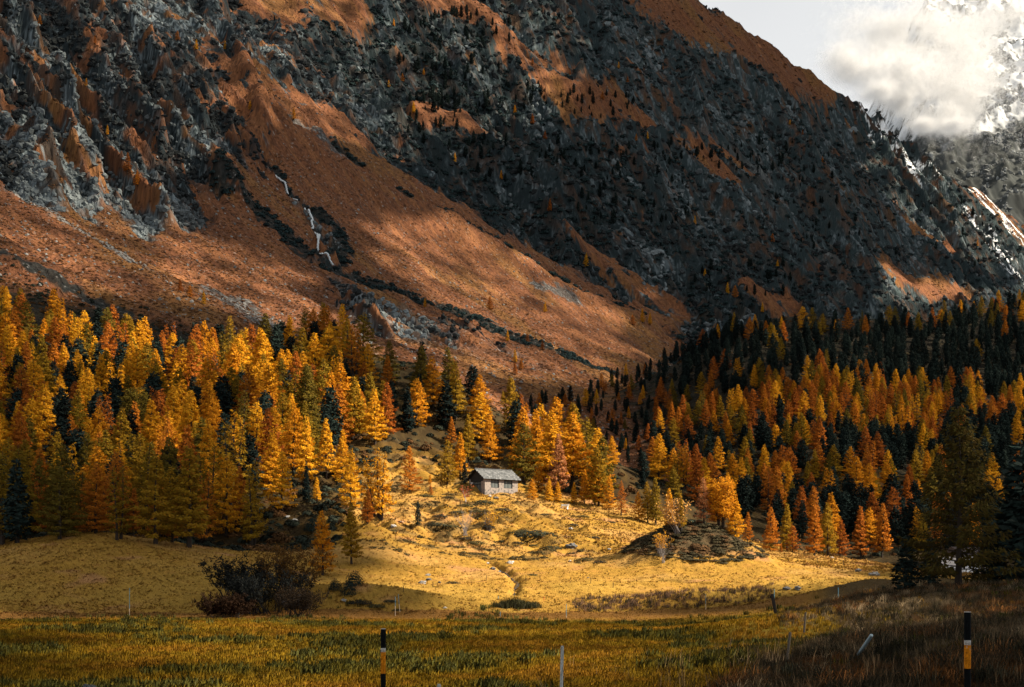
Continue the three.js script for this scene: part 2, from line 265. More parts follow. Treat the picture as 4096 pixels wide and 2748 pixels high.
// valley floor, mound and hut hill
function meadowColor(x, d, y, c) {
  const n = fbm(x * 0.035, d * 0.05, 4), m = fbm(x * 0.3 + 50, d * 0.45, 3, n2b), f = n2(x * 1.9, d * 2.3);
  if (d < 153) {            // mown field in front
    c[0] = 0.19; c[1] = 0.112; c[2] = 0.008;
    mix3(c, ss(-0.1, 0.45, n + 0.4 * m), 0.12, 0.083, 0.009);
    mix3(c, ss(0.1, 0.5, m), 0.19, 0.095, 0.01);
    const bank = ss(-1, 3, x - bankEdge(d)); mix3(c, bank * 0.9, 0.06, 0.04, 0.02);
    mix3(c, ss(136, 146, d + 6 * m) * (1 - bank), 0.17, 0.082, 0.02);
  } else {
    c[0] = 0.265; c[1] = 0.148; c[2] = 0.026;
    mix3(c, ss(-0.2, 0.5, n), 0.31, 0.178, 0.05);
    mix3(c, 0.6 * ss(0.2, 0.55, m + 0.2 * f), 0.25, 0.12, 0.028);
    mix3(c, 0.75 * ss(0.25, 0.6, fbm(x * 0.06 + 9, d * 0.09, 3)), 0.30, 0.15, 0.065);
    const flat = 1 - ss(176, 192, d - 0.2 * x); mix3(c, flat * 0.6 * ss(-0.2, 0.3, n), 0.255, 0.155, 0.02);
    const kn = Math.exp(-(((x - KNOLL[0] + 2) / 10) ** 2 + ((d - KNOLL[1]) / 8.5) ** 2)); mix3(c, ss(0.3, 0.55, kn + 0.15 * m), 0.06, 0.042, 0.022);
    const heath = ss(200, 212, d) * ss(0.0, 0.35, fbm(x * 0.1 + 20, d * 0.17, 3) + 0.02) * ss(20, 2, x + 0.25 * (d - 230)); mix3(c, 0.75 * heath, 0.06, 0.042, 0.02);
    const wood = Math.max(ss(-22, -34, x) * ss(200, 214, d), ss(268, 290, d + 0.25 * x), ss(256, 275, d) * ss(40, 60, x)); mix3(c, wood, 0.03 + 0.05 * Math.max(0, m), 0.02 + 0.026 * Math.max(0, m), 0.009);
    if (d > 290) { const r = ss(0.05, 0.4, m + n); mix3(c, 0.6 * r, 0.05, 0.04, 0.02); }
  }
  const k = 1 + 0.22 * f; c[0] *= k; c[1] *= k; c[2] *= k;
}
const grassMat = mat(1, 1, 1, { vertexColors: true, bumpMap: grassBump, bumpScale: 0.12, specularIntensity: 0.1, roughness: 1 });
const D0 = -70, D1 = 425;
structure('meadow', sheet((t) => (t < 0.2 ? lerp(D0, 150, t / 0.2) : t < 0.8 ? lerp(150, 290, (t - 0.2) / 0.6) : lerp(290, D1, (t - 0.8) / 0.2)), 520, 640, -0.52, 0.54, (d) => 30 + Math.abs(d), ground, meadowColor), grassMat);

// mountainside, in two sheets with colour maps of their own
function slopeMasks(x, d) {
  const s = along(x, d), t = across(x, d), w = rockiness(x, d, s), fine = fbm(x * 0.16, d * 0.16, 3), streak = fbm(t * 0.09, s * 0.011, 4), big = fbm(x * 0.008 + 40, d * 0.008, 3, n2b), jit = 0.5 * fine + 0.4 * streak;
  const grassy = ss(0, 0.5, near_(paths.grassy, x, d, jit * 0.7)), far = ss(850, 1250, d), k = lerp(2.4, 1, far);
  const shrubZone = ss(-30, 40, t - lerp(690, 800, ss(400, 800, s))) * ss(330, 430, s);
  const warp = ribWarp(s, t), crest = lerp(ss(0.46, 0.62, ribNear(s, t, warp) + 0.1 * fine), ss(0.5, 0.68, ribFar(s, t, warp) + 0.08 * fine) * 0.6, far);
  const rock = w * ss(-0.16, 0.2, fbm(t * 0.03 * k, s * 0.012 * k, 4) * 0.7 + 0.75 * fbm(x * lerp(0.03, 0.05, far) + 7, d * lerp(0.03, 0.05, far), 3, n2b) + 0.33 - 0.8 * grassy - 0.36 * crest);
  let shrub = shrubZone * ss(-0.42, -0.02, fbm(x * 0.02 + 31, d * 0.02, 4) + 0.25 * fine + 0.18 - 1.6 * grassy) * (1 - 0.5 * rock) * lerp(1, 0.7, ss(1350, 1750, d)) * (1 - fanMask(x, d));
  shrub = Math.max(shrub, ss(0.1, 0.5, near_(paths.dark, x, d, jit)));
  return { s, t, w, fine, streak, big, jit, grassy, rock, shrub };
}
const floorGrid = (() => { const w = 130, h = 80, x0 = -520, d0 = 400, k = 8.5, f = new Float32Array(w * h); for (let j = 0; j < h; j++) for (let i = 0; i < w; i++) f[j * w + i] = plate(x0 + i * k, d0 + j * k); return (x, d) => { const a = (x - x0) / k, b = (d - d0) / k; if (a < 0 || b < 0 || a > w - 2 || b > h - 2) return -999; const i = a | 0, j = b | 0, s = a - i, t = b - j; return lerp(lerp(f[j * w + i], f[j * w + i + 1], s), lerp(f[(j + 1) * w + i], f[(j + 1) * w + i + 1], s), t); }; })();
function slopeColor(x, d, c) {
  const { s, t, w, fine, streak, big, jit, grassy, rock, shrub } = slopeMasks(x, d), pin = n2b(x * 0.45, d * 0.45);
  // russet grass
  c[0] = 0.128; c[1] = 0.053; c[2] = 0.026;
  mix3(c, ss(-0.2, 0.4, streak), 0.165, 0.070, 0.031);
  mix3(c, ss(0.0, 0.5, big + 0.3 * streak) * 0.6, 0.16, 0.082, 0.026);
  mix3(c, ss(0.05, 0.45, fine - 0.2 * streak) * 0.6, 0.058, 0.029, 0.018);
  // bare rock, dwarf pine, scree, snow
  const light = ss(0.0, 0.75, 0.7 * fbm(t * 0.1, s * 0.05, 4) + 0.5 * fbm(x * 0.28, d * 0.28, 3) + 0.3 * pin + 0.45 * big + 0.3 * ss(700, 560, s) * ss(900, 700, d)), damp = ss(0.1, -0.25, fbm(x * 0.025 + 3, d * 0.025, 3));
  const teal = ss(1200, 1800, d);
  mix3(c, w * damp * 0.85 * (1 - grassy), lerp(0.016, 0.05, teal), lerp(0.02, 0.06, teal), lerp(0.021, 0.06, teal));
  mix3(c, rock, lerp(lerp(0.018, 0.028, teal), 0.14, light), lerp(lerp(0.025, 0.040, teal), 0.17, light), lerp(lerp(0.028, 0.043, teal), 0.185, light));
  mix3(c, w * ss(0.12, 0.4, streak) * 0.5 * (1 - damp), 0.1, 0.046, 0.024);
  mix3(c, shrub * 0.9, 0.009 + 0.010 * light, 0.016 + 0.012 * light, 0.017 + 0.012 * light);
  const scree = ss(0.1, 0.55, near_(paths.scree, x, d, jit)); mix3(c, scree * 0.85, lerp(0.05, 0.17, light), lerp(0.055, 0.18, light), lerp(0.055, 0.18, light));
  const snow = ss(0.15, 0.4, near_(paths.snow, x, d, jit * 1.3) * ss(-0.02, 0.2, fbm(t * 0.05, s * 0.02, 3) + 0.3 * pin)); mix3(c, snow, 0.78, 0.8, 0.82);
  if (pin > 0.72 && w < 0.6 && fine > 0.05) mix3(c, 0.8, 0.17, 0.165, 0.16);       // stones lying in the grass
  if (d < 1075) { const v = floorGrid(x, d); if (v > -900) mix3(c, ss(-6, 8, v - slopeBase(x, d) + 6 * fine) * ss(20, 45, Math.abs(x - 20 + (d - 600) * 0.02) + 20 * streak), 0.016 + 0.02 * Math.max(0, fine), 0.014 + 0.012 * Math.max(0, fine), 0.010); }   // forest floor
  const k = 1 + 0.3 * pin * (1 - rock); c[0] *= k; c[1] *= k; c[2] *= k;
}
function slopeSheet(name, d0, d1, rows, cols, tex, sink) {
  const uMin = -0.47, uMax = 0.56, x0 = uMin * (d1 + 60), x1 = uMax * (d1 + 60), data = new Uint8Array(tex * tex * 4), c = [0, 0, 0], enc = (v) => 255 * (v <= 0.0031308 ? v * 12.92 : 1.055 * v ** (1 / 2.4) - 0.055);
  for (let j = 0; j < tex; j++) {
    const d = lerp(d0, d1, (j + 0.5) / tex), lim0 = uMin * (d + 70), lim1 = uMax * (d + 70);
    for (let i = 0; i < tex; i++) {
      const x = lerp(x0, x1, (i + 0.5) / tex); if (x < lim0 || x > lim1) continue;
      slopeColor(x, d, c); const o = (j * tex + i) * 4; data[o] = enc(clamp(c[0])); data[o + 1] = enc(clamp(c[1])); data[o + 2] = enc(clamp(c[2])); data[o + 3] = 255;
    }
  }
  const map = new THREE.DataTexture(data, tex, tex); map.colorSpace = THREE.SRGBColorSpace; map.magFilter = THREE.LinearFilter; map.needsUpdate = true;
  map.repeat.set(1 / (x1 - x0), 1 / (d1 - d0)); map.offset.set(-x0 / (x1 - x0), -d0 / (d1 - d0));
  const m = mat(1, 1, 1, { map, bumpMap: rockBump, bumpScale: 1.3, roughness: 1, specularIntensity: 0.15 });
  return structure(name, sheet((t) => lerp(d0, d1, t ** 1.25), rows, cols, uMin, uMax, (d) => d + 60, (x, d) => ground(x, d) - sink * ss(d0 + 8, d0, d)), m);
}
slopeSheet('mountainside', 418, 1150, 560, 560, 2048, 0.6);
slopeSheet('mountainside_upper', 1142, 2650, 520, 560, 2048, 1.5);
// ---------------------------------------------------------------- trees
class Soup {   // loose triangles with colours
  constructor() { this.p = []; this.n = []; this.c = []; }
  tri(a, b, c, n, col) { this.p.push(...a, ...b, ...c); for (let i = 0; i < 3; i++) { this.n.push(n[0], n[1], n[2]); this.c.push(col[0], col[1], col[2]); } }
  geometry() { const g = new THREE.BufferGeometry(); g.setAttribute('position', new THREE.Float32BufferAttribute(this.p, 3)); g.setAttribute('normal', new THREE.Float32BufferAttribute(this.n, 3)); g.setAttribute('color', new THREE.Float32BufferAttribute(this.c, 3)); return g; }
}
const v3 = (x, y, z) => [x, y, z], add = (a, b, k = 1) => [a[0] + b[0] * k, a[1] + b[1] * k, a[2] + b[2] * k], unit = (a) => { const l = Math.hypot(...a) || 1; return [a[0] / l, a[1] / l, a[2] / l]; }, cross = (a, b) => [a[1] * b[2] - a[2] * b[1], a[2] * b[0] - a[0] * b[2], a[0] * b[1] - a[1] * b[0]];
function limb(s, a, b, ra, rb, sides, col) {   // a tapered round piece of wood
  const ax = unit(add(b, a, -1)), u = unit(cross(ax, Math.abs(ax[1]) > 0.9 ? [1, 0, 0] : [0, 1, 0])), w = cross(ax, u);
  for (let i = 0; i < sides; i++) {
    const t0 = i / sides * 6.2832, t1 = (i + 1) / sides * 6.2832, d0 = add(u.map((k) => k * Math.cos(t0)), w, Math.sin(t0)), d1 = add(u.map((k) => k * Math.cos(t1)), w, Math.sin(t1)), n = unit(add(d0, d1));
    const p = add(a, d0, ra), q = add(a, d1, ra), r = add(b, d1, rb), t = add(b, d0, rb);
    s.tri(p, q, r, n, col); if (rb > 0.002) s.tri(p, r, t, n, col);
  }
}
function tuft(s, at, axis, normal, l, w, col, R) {   // a spray of needles: a folded diamond
  const b = unit(cross(axis, normal)), tip = add(at, axis, l), mid = add(at, axis, l * 0.45), fold = w * 0.25 * (R() - 0.3);
  const p = add(add(mid, b, w * 0.5), normal, fold), q = add(add(mid, b, -w * 0.5), normal, fold);
  s.tri(at, p, tip, normal, col); s.tri(at, tip, q, normal, col);
}
const BARK = [0.035, 0.026, 0.02];
function conifer(seed, o) {
  const R = rng(seed), wood = new Soup(), leaf = new Soup(), H = o.height, lean = [(R() - 0.5) * 0.03, (R() - 0.5) * 0.03];
  for (const st of o.stems ?? [[0, 0, 1]]) {
    const [ox, oz, hs] = st, h = H * hs, mid = (t) => [ox * (0.35 + 0.65 * t) + lean[0] * t * h + 0.12 * Math.sin(t * 5 + seed), t * h, oz * (0.35 + 0.65 * t) + lean[1] * t * h + 0.1 * Math.cos(t * 4 + seed)], r0 = h * 0.014 + 0.06;
    for (let i = 0; i < 7; i++) { const a = i / 7, b = (i + 1) / 7, rr = (t) => Math.max(0.02, r0 * (1 - t) ** 0.9); limb(wood, i ? mid(a) : add(mid(a), [0, -0.5, 0]), mid(b), rr(a) * (i ? 1 : 1.35), rr(b), 5, BARK); }
    const N = Math.round(o.branches * (o.stems ? 0.62 : 1));
    for (let i = 0; i < N; i++) {
      const t = lerp(o.bare, 0.985, ((i + R() * 0.8) / N) ** 0.92), phi = i * 2.39996 + R() * 0.7, prof = o.profile(t), L = Math.max(0.25, h * o.spread * prof * (0.72 + 0.5 * R()) * (1 + 0.18 * Math.sin(phi * 2 + seed)));
      const out = [Math.cos(phi), 0, Math.sin(phi)], up = lerp(o.upLow, o.upHigh, t) + (R() - 0.5) * 0.2, a = mid(t), sag = o.sag * (1 - t);
      const at = (k) => add(add(a, out, L * k), [0, 1, 0], L * (up * k - sag * k * k + o.tip * k * k * k));
      limb(wood, a, at(0.5), 0.045 * (1.2 - t) + 0.012, 0.025, 3, BARK); limb(wood, at(0.5), at(0.95), 0.025, 0.001, 3, BARK);
      const m = Math.max(4, Math.round(o.tufts * L));
      for (let j = 0; j < m; j++) {
        const k = 0.12 + 0.9 * Math.sqrt(R()), side = (R() - 0.5) * 2, wide = L * o.fan * k * side, across_ = [-out[2], 0, out[0]];
        const pos = add(add(at(k), across_, wide), [0, 1, 0], (R() - 0.5) * o.thick - 0.1 * Math.abs(wide));
        const n = unit([out[0] * 0.75 + (R() - 0.5) * 1.2, 0.55 + (R() - 0.5) * 1.0, out[2] * 0.75 + (R() - 0.5) * 1.2]);
        let axis = unit([out[0] * 0.6 + across_[0] * side + (R() - 0.5) * 0.7, o.hang + (R() - 0.5) * 0.7, out[2] * 0.6 + across_[2] * side + (R() - 0.5) * 0.7]);
        const dt = axis[0] * n[0] + axis[1] * n[1] + axis[2] * n[2]; axis = unit(add(axis, n, -dt));
        const b = 0.72 + 0.5 * R(), hue = (R() - 0.5) * o.hue, l = o.leaf * (0.6 + 0.8 * R());
        tuft(leaf, pos, axis, n, l, l * o.width, [b * (1 + hue * 0.3), b * (1 - hue), b * (1 - hue)], R);
      }
    }
  }
  const trunk = wood.geometry(), crown = leaf.geometry();
  return { trunk, crown, H };
}
const larchShape = (t) => Math.min(1, (1 - t) ** 0.86 * 1.14) * (0.55 + 0.45 * ss(0, 0.22, t)), pineShape = (t) => Math.sin(Math.PI * (0.12 + 0.86 * t)) ** 0.7 * (1 - 0.25 * t), roundShape = (t) => Math.sqrt(Math.max(0, 1 - ((t - 0.45) / 0.56) ** 2));
const LARCH = { height: 16, branches: 64, bare: 0.09, spread: 0.175, profile: larchShape, upLow: -0.02, upHigh: 0.55, sag: 0.12, tip: 0.12, tufts: 17, fan: 0.36, thick: 0.6, hang: -0.15, leaf: 0.46, width: 0.44, hue: 0.22 };
const PINE = { height: 14, branches: 58, bare: 0.04, spread: 0.185, profile: pineShape, upLow: 0.15, upHigh: 0.8, sag: 0.05, tip: 0.2, tufts: 16, fan: 0.42, thick: 0.7, hang: 0.35, leaf: 0.85, width: 0.6, hue: 0.15 };
const larches = [0, 1, 2, 3, 4, 5].map((i) => conifer(100 + i * 7, { ...LARCH, spread: [0.19, 0.22, 0.175, 0.205, 0.235, 0.185][i], bare: [0.08, 0.05, 0.12, 0.07, 0.04, 0.1][i], tufts: [44, 38, 46, 40, 36, 44][i] }));
const twins = [conifer(301, { ...LARCH, tufts: 24, spread: 0.15, stems: [[-1.3, 0.2, 0.94], [1.2, -0.4, 1]] }), conifer(309, { ...LARCH, tufts: 24, spread: 0.14, stems: [[-1.8, 0.3, 0.86], [0.1, -0.8, 1], [1.7, 0.5, 0.9]] })];
const roundLarch = conifer(333, { ...LARCH, tufts: 22, spread: 0.2, profile: roundShape, bare: 0.14, upLow: 0.3, upHigh: 0.9, stems: [[-2.2, 0, 0.88], [-0.7, 0.6, 1], [0.8, -0.5, 0.97], [2.3, 0.3, 0.86]] });
const sparseLarch = conifer(351, { ...LARCH, tufts: 17, leaf: 0.5, spread: 0.19, width: 0.36 });
const pines = [0, 1, 2].map((i) => conifer(500 + i * 13, { ...PINE, spread: [0.165, 0.15, 0.18][i], profile: i === 1 ? larchShape : (t) => 0.55 * larchShape(t) + 0.5 * pineShape(t), branches: 72, leaf: 0.7 }));
const needles = { transmission: 0.28, roughness: 1, specularIntensity: 0.05, vertexColors: true, side: THREE.DoubleSide };
const LEAF = {
  gold: [[0.52, 0.235, 0.012], [0.56, 0.27, 0.014], [0.47, 0.19, 0.010]], rust: [[0.33, 0.10, 0.013], [0.27, 0.078, 0.012], [0.37, 0.125, 0.013]], olive: [[0.17, 0.105, 0.010], [0.24, 0.135, 0.011], [0.105, 0.075, 0.011]],
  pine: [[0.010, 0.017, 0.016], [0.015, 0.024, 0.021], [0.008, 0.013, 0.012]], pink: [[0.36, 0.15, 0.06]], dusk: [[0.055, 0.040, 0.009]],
};
const leafMats = Object.fromEntries(Object.entries(LEAF).map(([k, list]) => [k, list.map((c) => mat(...c, k === 'pine' ? { ...needles, transmission: 0.1 } : needles))]));
const barkMat = mat(1, 1, 1, { vertexColors: true });
const KINDS = { gold: 'golden_larch', rust: 'rust_larch', olive: 'olive_larch', pine: 'stone_pine', pink: 'golden_larch', dusk: 'olive_larch' };
function plant(model, tone, k, x, d, height, turn, label, group, wide = 1) {
  const g = new THREE.Group(); g.name = numbered(KINDS[tone]);
  part(g, 'trunk', model.trunk, barkMat); part(g, 'crown', model.crown, leafMats[tone][k % leafMats[tone].length]);
  g.position.set(x, ground(x, d) - 0.1, -d); g.rotation.y = turn; const s = height / model.H; g.scale.set(s * wide, s, s * wide);
  tag(g, label, tone === 'pine' ? 'pine tree' : 'larch tree', group);
  return put(g);
}
const TR = rng(77), placed = [];
const clear = (x, d, r) => { for (const p of placed) { const a = p[0] - x, b = p[1] - d; if (a * a + b * b < r * r) return false; } return true; };

// single trees that stand out: [px, top, base, tone, shade, model, label, width]
const single = [
  [168, 1919, 2150, 'rust', 1, twins[0], 'broad twin-stemmed brownish orange larch above the left end of the grassy mound', 1.15],
  [300, 1850, 2120, 'olive', 2, twins[1], 'broad dark green larch behind the top of the grassy mound', 1.2],
  [463, 1800, 2135, 'rust', 2, larches[1], 'tall amber larch with a dark trunk just right of the dark green larch', 1.1],
  [535, 1947, 2140, 'rust', 0, larches[2], 'slim orange larch against the right side of the tall amber larch', 1],
  [640, 1890, 2165, 'rust', 2, larches[0], 'orange larch at the dark gap in the front row behind the mound', 1],
  [695, 1965, 2205, 'rust', 0, larches[3], 'smaller orange larch in front of the dark gap behind the mound', 1.15],
  [815, 1878, 2205, 'rust', 2, twins[0], 'large twin-topped orange larch behind the falling right side of the mound', 1.05],
  [1010, 1835, 2235, 'olive', 1, twins[1], 'very large golden green larch at the right end of the front row', 1.1],
  [960, 1860, 2100, 'rust', 0, larches[2], 'orange larch top showing behind the very large golden green larch', 1],
  [1030, 1600, 1900, 'gold', 1, larches[4], 'tallest of the bright golden larches above the front row', 1],
  [1090, 1710, 1985, 'gold', 0, larches[0], 'bright golden larch one step below the tallest golden one', 1.1],
  [1130, 1800, 2050, 'gold', 1, larches[1], 'bright golden larch at the lower end of the golden diagonal row', 1.1],
  [950, 1698, 1905, 'rust', 0, larches[3], 'rusty red larch standing among dark pines in the left wood', 1.05],
  [1175, 1610, 1885, 'gold', 2, larches[1], 'wide golden larch with a shadowed left side up the slope', 1.1],
  [1225, 1660, 1935, 'gold', 1, larches[0], 'golden larch in front of the wide one up the slope', 1],
  [1305, 1670, 1915, 'gold', 1, larches[2], 'slim golden larch with a dark trunk on the open slope left of the hut', 1],
  [1370, 1715, 1935, 'gold', 0, larches[5], 'golden larch right beside the slim one on the open slope', 1],
  [1225, 1850, 2005, 'pine', 0, pines[1], 'small black-green conifer on the rough slope below the golden larches', 0.7],
  [1268, 1905, 2005, 'gold', 1, larches[1], 'little golden larch beside the small black-green conifer', 1],
  [535, 1555, 1775, 'olive', 2, roundLarch, 'round-crowned dark olive larch with several stems in the left wood', 1],
  [1510, 1782, 2070, 'gold', 0, twins[1], 'big golden larch clump with the widest crown left of the hut', 1.3],
  [1405, 1790, 2030, 'gold', 1, larches[4], 'golden larch with a bare dark stem left of the big clump', 1],
  [1470, 1950, 2095, 'rust', 0, larches[3], 'small orange larch at the foot of the big golden clump', 1.1],
  [1405, 2005, 2255, 'olive', 1, larches[2], 'thin brownish larch with drooping branches at the left edge of the meadow', 1],
  [1290, 2035, 2300, 'gold', 2, larches[0], 'dull golden larch standing lowest on the slope above the dark bush', 1],
  [1637, 1779, 1970, 'rust', 2, larches[1], 'bright orange larch standing alone left of the hut', 1.05],
  [1720, 1893, 1935, 'gold', 2, larches[3], 'tiny golden sapling between the lone orange larch and the hut', 1.1],
  [1722, 1937, 1978, 'rust', 0, larches[1], 'tiny orange sapling on the bank left of the hut', 1.3],
  [1672, 2005, 2108, 'pine', 1, pines[1], 'small dark fir on the rough meadow left of the bare shrubs', 0.85],
  [1790, 1754, 1935, 'olive', 1, larches[4], 'olive gold larch close to the left gable of the hut', 1.1],
  [1840, 1726, 1915, 'gold', 2, larches[0], 'orange gold larch touching the olive one beside the hut', 1],
  [1805, 1663, 1785, 'rust', 2, larches[2], 'amber larch above the rocky slope left of the hut', 1],
  [1873, 1650, 1860, 'olive', 1, larches[2], 'tall narrow larch right behind the hut gable', 1],
  [1960, 1655, 1850, 'gold', 2, larches[1], 'wide golden larch directly behind the hut roof', 1.15],
  [2128, 1912, 2000, 'gold', 2, larches[4], 'small bright orange larch at the right wall of the hut', 1.3],
  [2198, 1912, 2006, 'gold', 1, larches[1], 'small bright golden larch second to the right from the hut', 1.2],
  [2232, 1922, 2010, 'gold', 0, larches[3], 'small golden larch third to the right from the hut', 1.1],
  [2296, 1925, 2014, 'gold', 1, larches[0], 'small yellow larch fourth to the right from the hut', 1.1],
  [2155, 1838, 1970, 'gold', 2, larches[0], 'orange gold larch above the small one at the hut wall', 1.1],
  [2233, 1730, 1985, 'pink', 0, larches[2], 'slender pinkish orange larch in the wood right of the hut', 0.95],
  [2338, 1873, 2015, 'gold', 2, larches[2], 'narrow orange larch in the wood right of the hut', 1],
  [2394, 1782, 2025, 'olive', 1, larches[0], 'olive gold larch at the right end of the wood by the hut', 1],
  [2380, 1838, 2022, 'gold', 2, larches[5], 'orange gold larch in front of the olive one by the hut wood', 1],
  [2436, 1900, 2040, 'gold', 2, larches[1], 'orange larch on the falling right edge of the hut wood', 1],
  [2485, 1918, 2062, 'rust', 0, sparseLarch, 'reddish thin larch at the outer right end of the hut wood', 1],
  [2555, 1964, 2085, 'gold', 2, larches[3], 'orange larch leftmost of the four at the end of the meadow crest', 1.1],
  [2590, 1922, 2090, 'olive', 1, larches[0], 'olive larch second of the four at the end of the meadow crest', 1],
  [2622, 1908, 2100, 'olive', 0, larches[2], 'greenish larch third of the four at the end of the meadow crest', 1],
  [2676, 1949, 2112, 'gold', 0, larches[5], 'golden larch rightmost of the four at the end of the meadow crest', 1],
  [2720, 1965, 2125, 'olive', 1, larches[2], 'olive larch just left of the dark heath knoll', 1],
  [2814, 1903, 2112, 'pink', 0, sparseLarch, 'thin rosy brown larch on top of the dark heath knoll', 1.1],
  [2883, 1912, 2122, 'gold', 2, roundLarch, 'broad many-stemmed golden larch on top of the dark heath knoll', 1.25],
  [2940, 1985, 2140, 'gold', 0, larches[3], 'smaller golden larch leaning on the broad one on the heath knoll', 1.2],
  [2990, 2045, 2165, 'rust', 2, larches[0], 'dim amber larch behind the right side of the heath knoll', 1],
  [3082, 2026, 2205, 'rust', 2, larches[1], 'amber larch at the left end of the forest edge beyond the meadow', 1.1],
  [3147, 2010, 2205, 'olive', 1, larches[0], 'olive topped larch second in the forest edge beyond the meadow', 1],
  [3170, 2095, 2208, 'rust', 0, larches[4], 'short orange larch in front of the olive topped one at the forest edge', 1.1],
  [3085, 2145, 2206, 'olive', 0, larches[3], 'tiny yellow green larch at the forest edge beyond the meadow', 1],
  [3125, 2172, 2208, 'rust', 0, larches[1], 'tiny orange larch in the grass at the forest edge', 1.1],
  [3258, 2016, 2222, 'rust', 2, larches[0], 'amber larch left of the olive pair in the middle of the forest edge', 1],
  [3312, 2008, 2226, 'olive', 1, larches[1], 'wide olive larch in the middle of the forest edge', 1],
  [3360, 2072, 2230, 'rust', 1, larches[3], 'reddish larch in front of the wide olive one at the forest edge', 1.1],
  [3442, 2020, 2232, 'rust', 0, larches[0], 'free standing rusty larch near the right end of the forest edge', 1],
  [3530, 2008, 2232, 'rust', 2, larches[2], 'tall slim amber larch at the right end of the forest edge', 1],
  [2085, 1572, 1675, 'rust', 0, twins[0], 'deep orange larch clump beyond the crest above the hut', 1],
  [2205, 1585, 1675, 'pink', 0, sparseLarch, 'pale pinkish larch beyond the crest above the hut', 1],
  [2366, 1628, 1690, 'rust', 0, larches[1], 'small red orange larch at the ravine edge', 1],
  [2450, 1631, 1712, 'rust', 0, larches[4], 'red orange larch standing lowest at the ravine edge', 1.2],
  [1805, 1417, 1545, 'rust', 2, twins[0], 'dark orange larch group on the crest above the left wood', 1],
];
for (const [px, top, base, tone, k, model, label, wide] of single) {
  const onKnoll = label.includes('heath knoll') && !label.includes('left of') && !label.includes('behind'), p = onKnoll ? [U(px) * 206, 206] : px < 1020 && base > 2100 ? [U(px) * (213 + px * 0.004), 213 + px * 0.004] : hit(px, base, 150); if (!p) continue;
  const h = (EYE + V(top) * p[1]) - ground(p[0], p[1]);
  plant(model, tone, k, p[0], p[1], Math.max(1.2, h), TR() * 6.28, label, null, wide); placed.push(p);
}
// woods: [polygon of the tree bases in the photograph, tries, spacing, tallest, choose(px, py) -> tone, label part, group]
const tones = (r, g, o, ru) => (r < g ? 'gold' : r < g + o ? 'olive' : r < g + o + ru ? 'rust' : 'pine');
const woods = [
  [[[-220, 1180], [300, 1350], [640, 1440], [1100, 1450], [1290, 1370], [1400, 1410], [1520, 1520], [1700, 1560], [1880, 1590], [1960, 1660], [1850, 1720], [1700, 1740], [1560, 1760], [1480, 1800], [1300, 1830], [1230, 1890], [1100, 1900], [940, 2150], [820, 2190], [-220, 2180]], 6500, 5.3, [9.5, 15],
    (px, py) => { const n = n2(px * 0.004, py * 0.005), darkPatch = Math.exp(-(((px - 1640) / 190) ** 2 + ((py - 1640) / 110) ** 2)) + 0.9 * Math.exp(-(((px - 860) / 130) ** 2 + ((py - 1880) / 110) ** 2)); const r = TR(); const dim = Math.max(ss(500, 100, px) * ss(1500, 1300, py), ss(1250, 1500, px) * ss(1700, 1500, py), ss(1850, 2000, py)); return r < darkPatch * 0.8 ? 'pine' : r > 0.86 ? 'pine' : tones(TR(), 0.55 + 0.3 * n - 0.4 * dim, 0.24 - 0.1 * n + 0.35 * dim, 0.21 + 0.05 * dim); }, 'in the dense wood on the left hillside', 'trees of the left wood'],
  [[[1830, 1690], [2000, 1700], [2150, 1760], [2330, 1840], [2440, 1960], [2400, 2000], [2200, 1965], [2080, 1940], [2060, 1830], [1880, 1800]], 700, 5.2, [12, 16], () => tones(TR(), 0.66, 0.2, 0.1), 'in the bright wood behind the hut', 'trees of the wood behind the hut'],
  [[[2650, 1440], [2900, 1330], [3300, 1310], [3700, 1300], [4300, 1180], [4300, 2240], [3560, 2200], [3050, 2140], [2960, 2100], [2720, 2020], [2600, 1960], [2620, 1700]], 9500, 5.1, [8, 12.5],
    (px, py) => { const band = Math.max(ss(1345, 1315, py + 20 * n2(px * 0.01, 1)) * 0.7, ss(1530, 1610, py + 70 * n2(px * 0.005, 5)) * ss(1820, 1730, py + 70 * n2(px * 0.005, 5)) * 0.95, ss(1870, 1910, py) * ss(2060, 2010, py) * 0.92, 0.25 * ss(1500, 1600, py) + 0.06) * (px > 3780 ? 0.5 : 1); return TR() < band ? tones(TR(), 0.3, 0.3, 0.4) : 'pine'; }, 'in the dark wood on the right hillside', 'trees of the right wood'],
  [[[1980, 1620], [2300, 1600], [2480, 1500], [2640, 1470], [2650, 1980], [2520, 1960], [2430, 1850], [2250, 1740], [2080, 1660]], 900, 4.6, [4.5, 9.5], () => tones(TR(), 0.06, 0.05, 0.14), 'by the shadowed ravine', 'trees by the ravine'],
];
const SHADES = { gold: ['golden', 'yellow gold', 'deep golden'], olive: ['olive green', 'yellow green', 'dark olive'], rust: ['rusty orange', 'dark rusty', 'amber orange'], pine: ['black green', 'dark blue green', 'near black'] };
const candidates = [];
function place(px, py, group) {
  const third = (a, b, names) => names[Math.min(names.length - 1, Math.max(0, Math.floor((px - a) / (b - a) * names.length)))];
  if (group === 'trees of the left wood') return `${py < 1400 ? 'along the top edge' : py < 1560 ? 'in the upper part' : py < 1720 ? 'in the middle' : py < 1900 ? 'in the lower part' : 'near the foot'} of the left wood, ${third(0, 1800, ['far left', 'left', 'centre left', 'centre right', 'right', 'far right'])}`;
  if (group === 'trees of the right wood') return `${py < 1360 ? 'along the top row' : py < 1530 ? 'in the dark upper belt' : py < 1760 ? 'in the golden upper band' : py < 1880 ? 'in the dark middle belt' : py < 2050 ? 'in the golden lower band' : 'at the foot'} of the right wood, ${third(2650, 4100, ['by the ravine', 'left of centre', 'centre', 'right of centre', 'far right'])}`;
  return null;
}
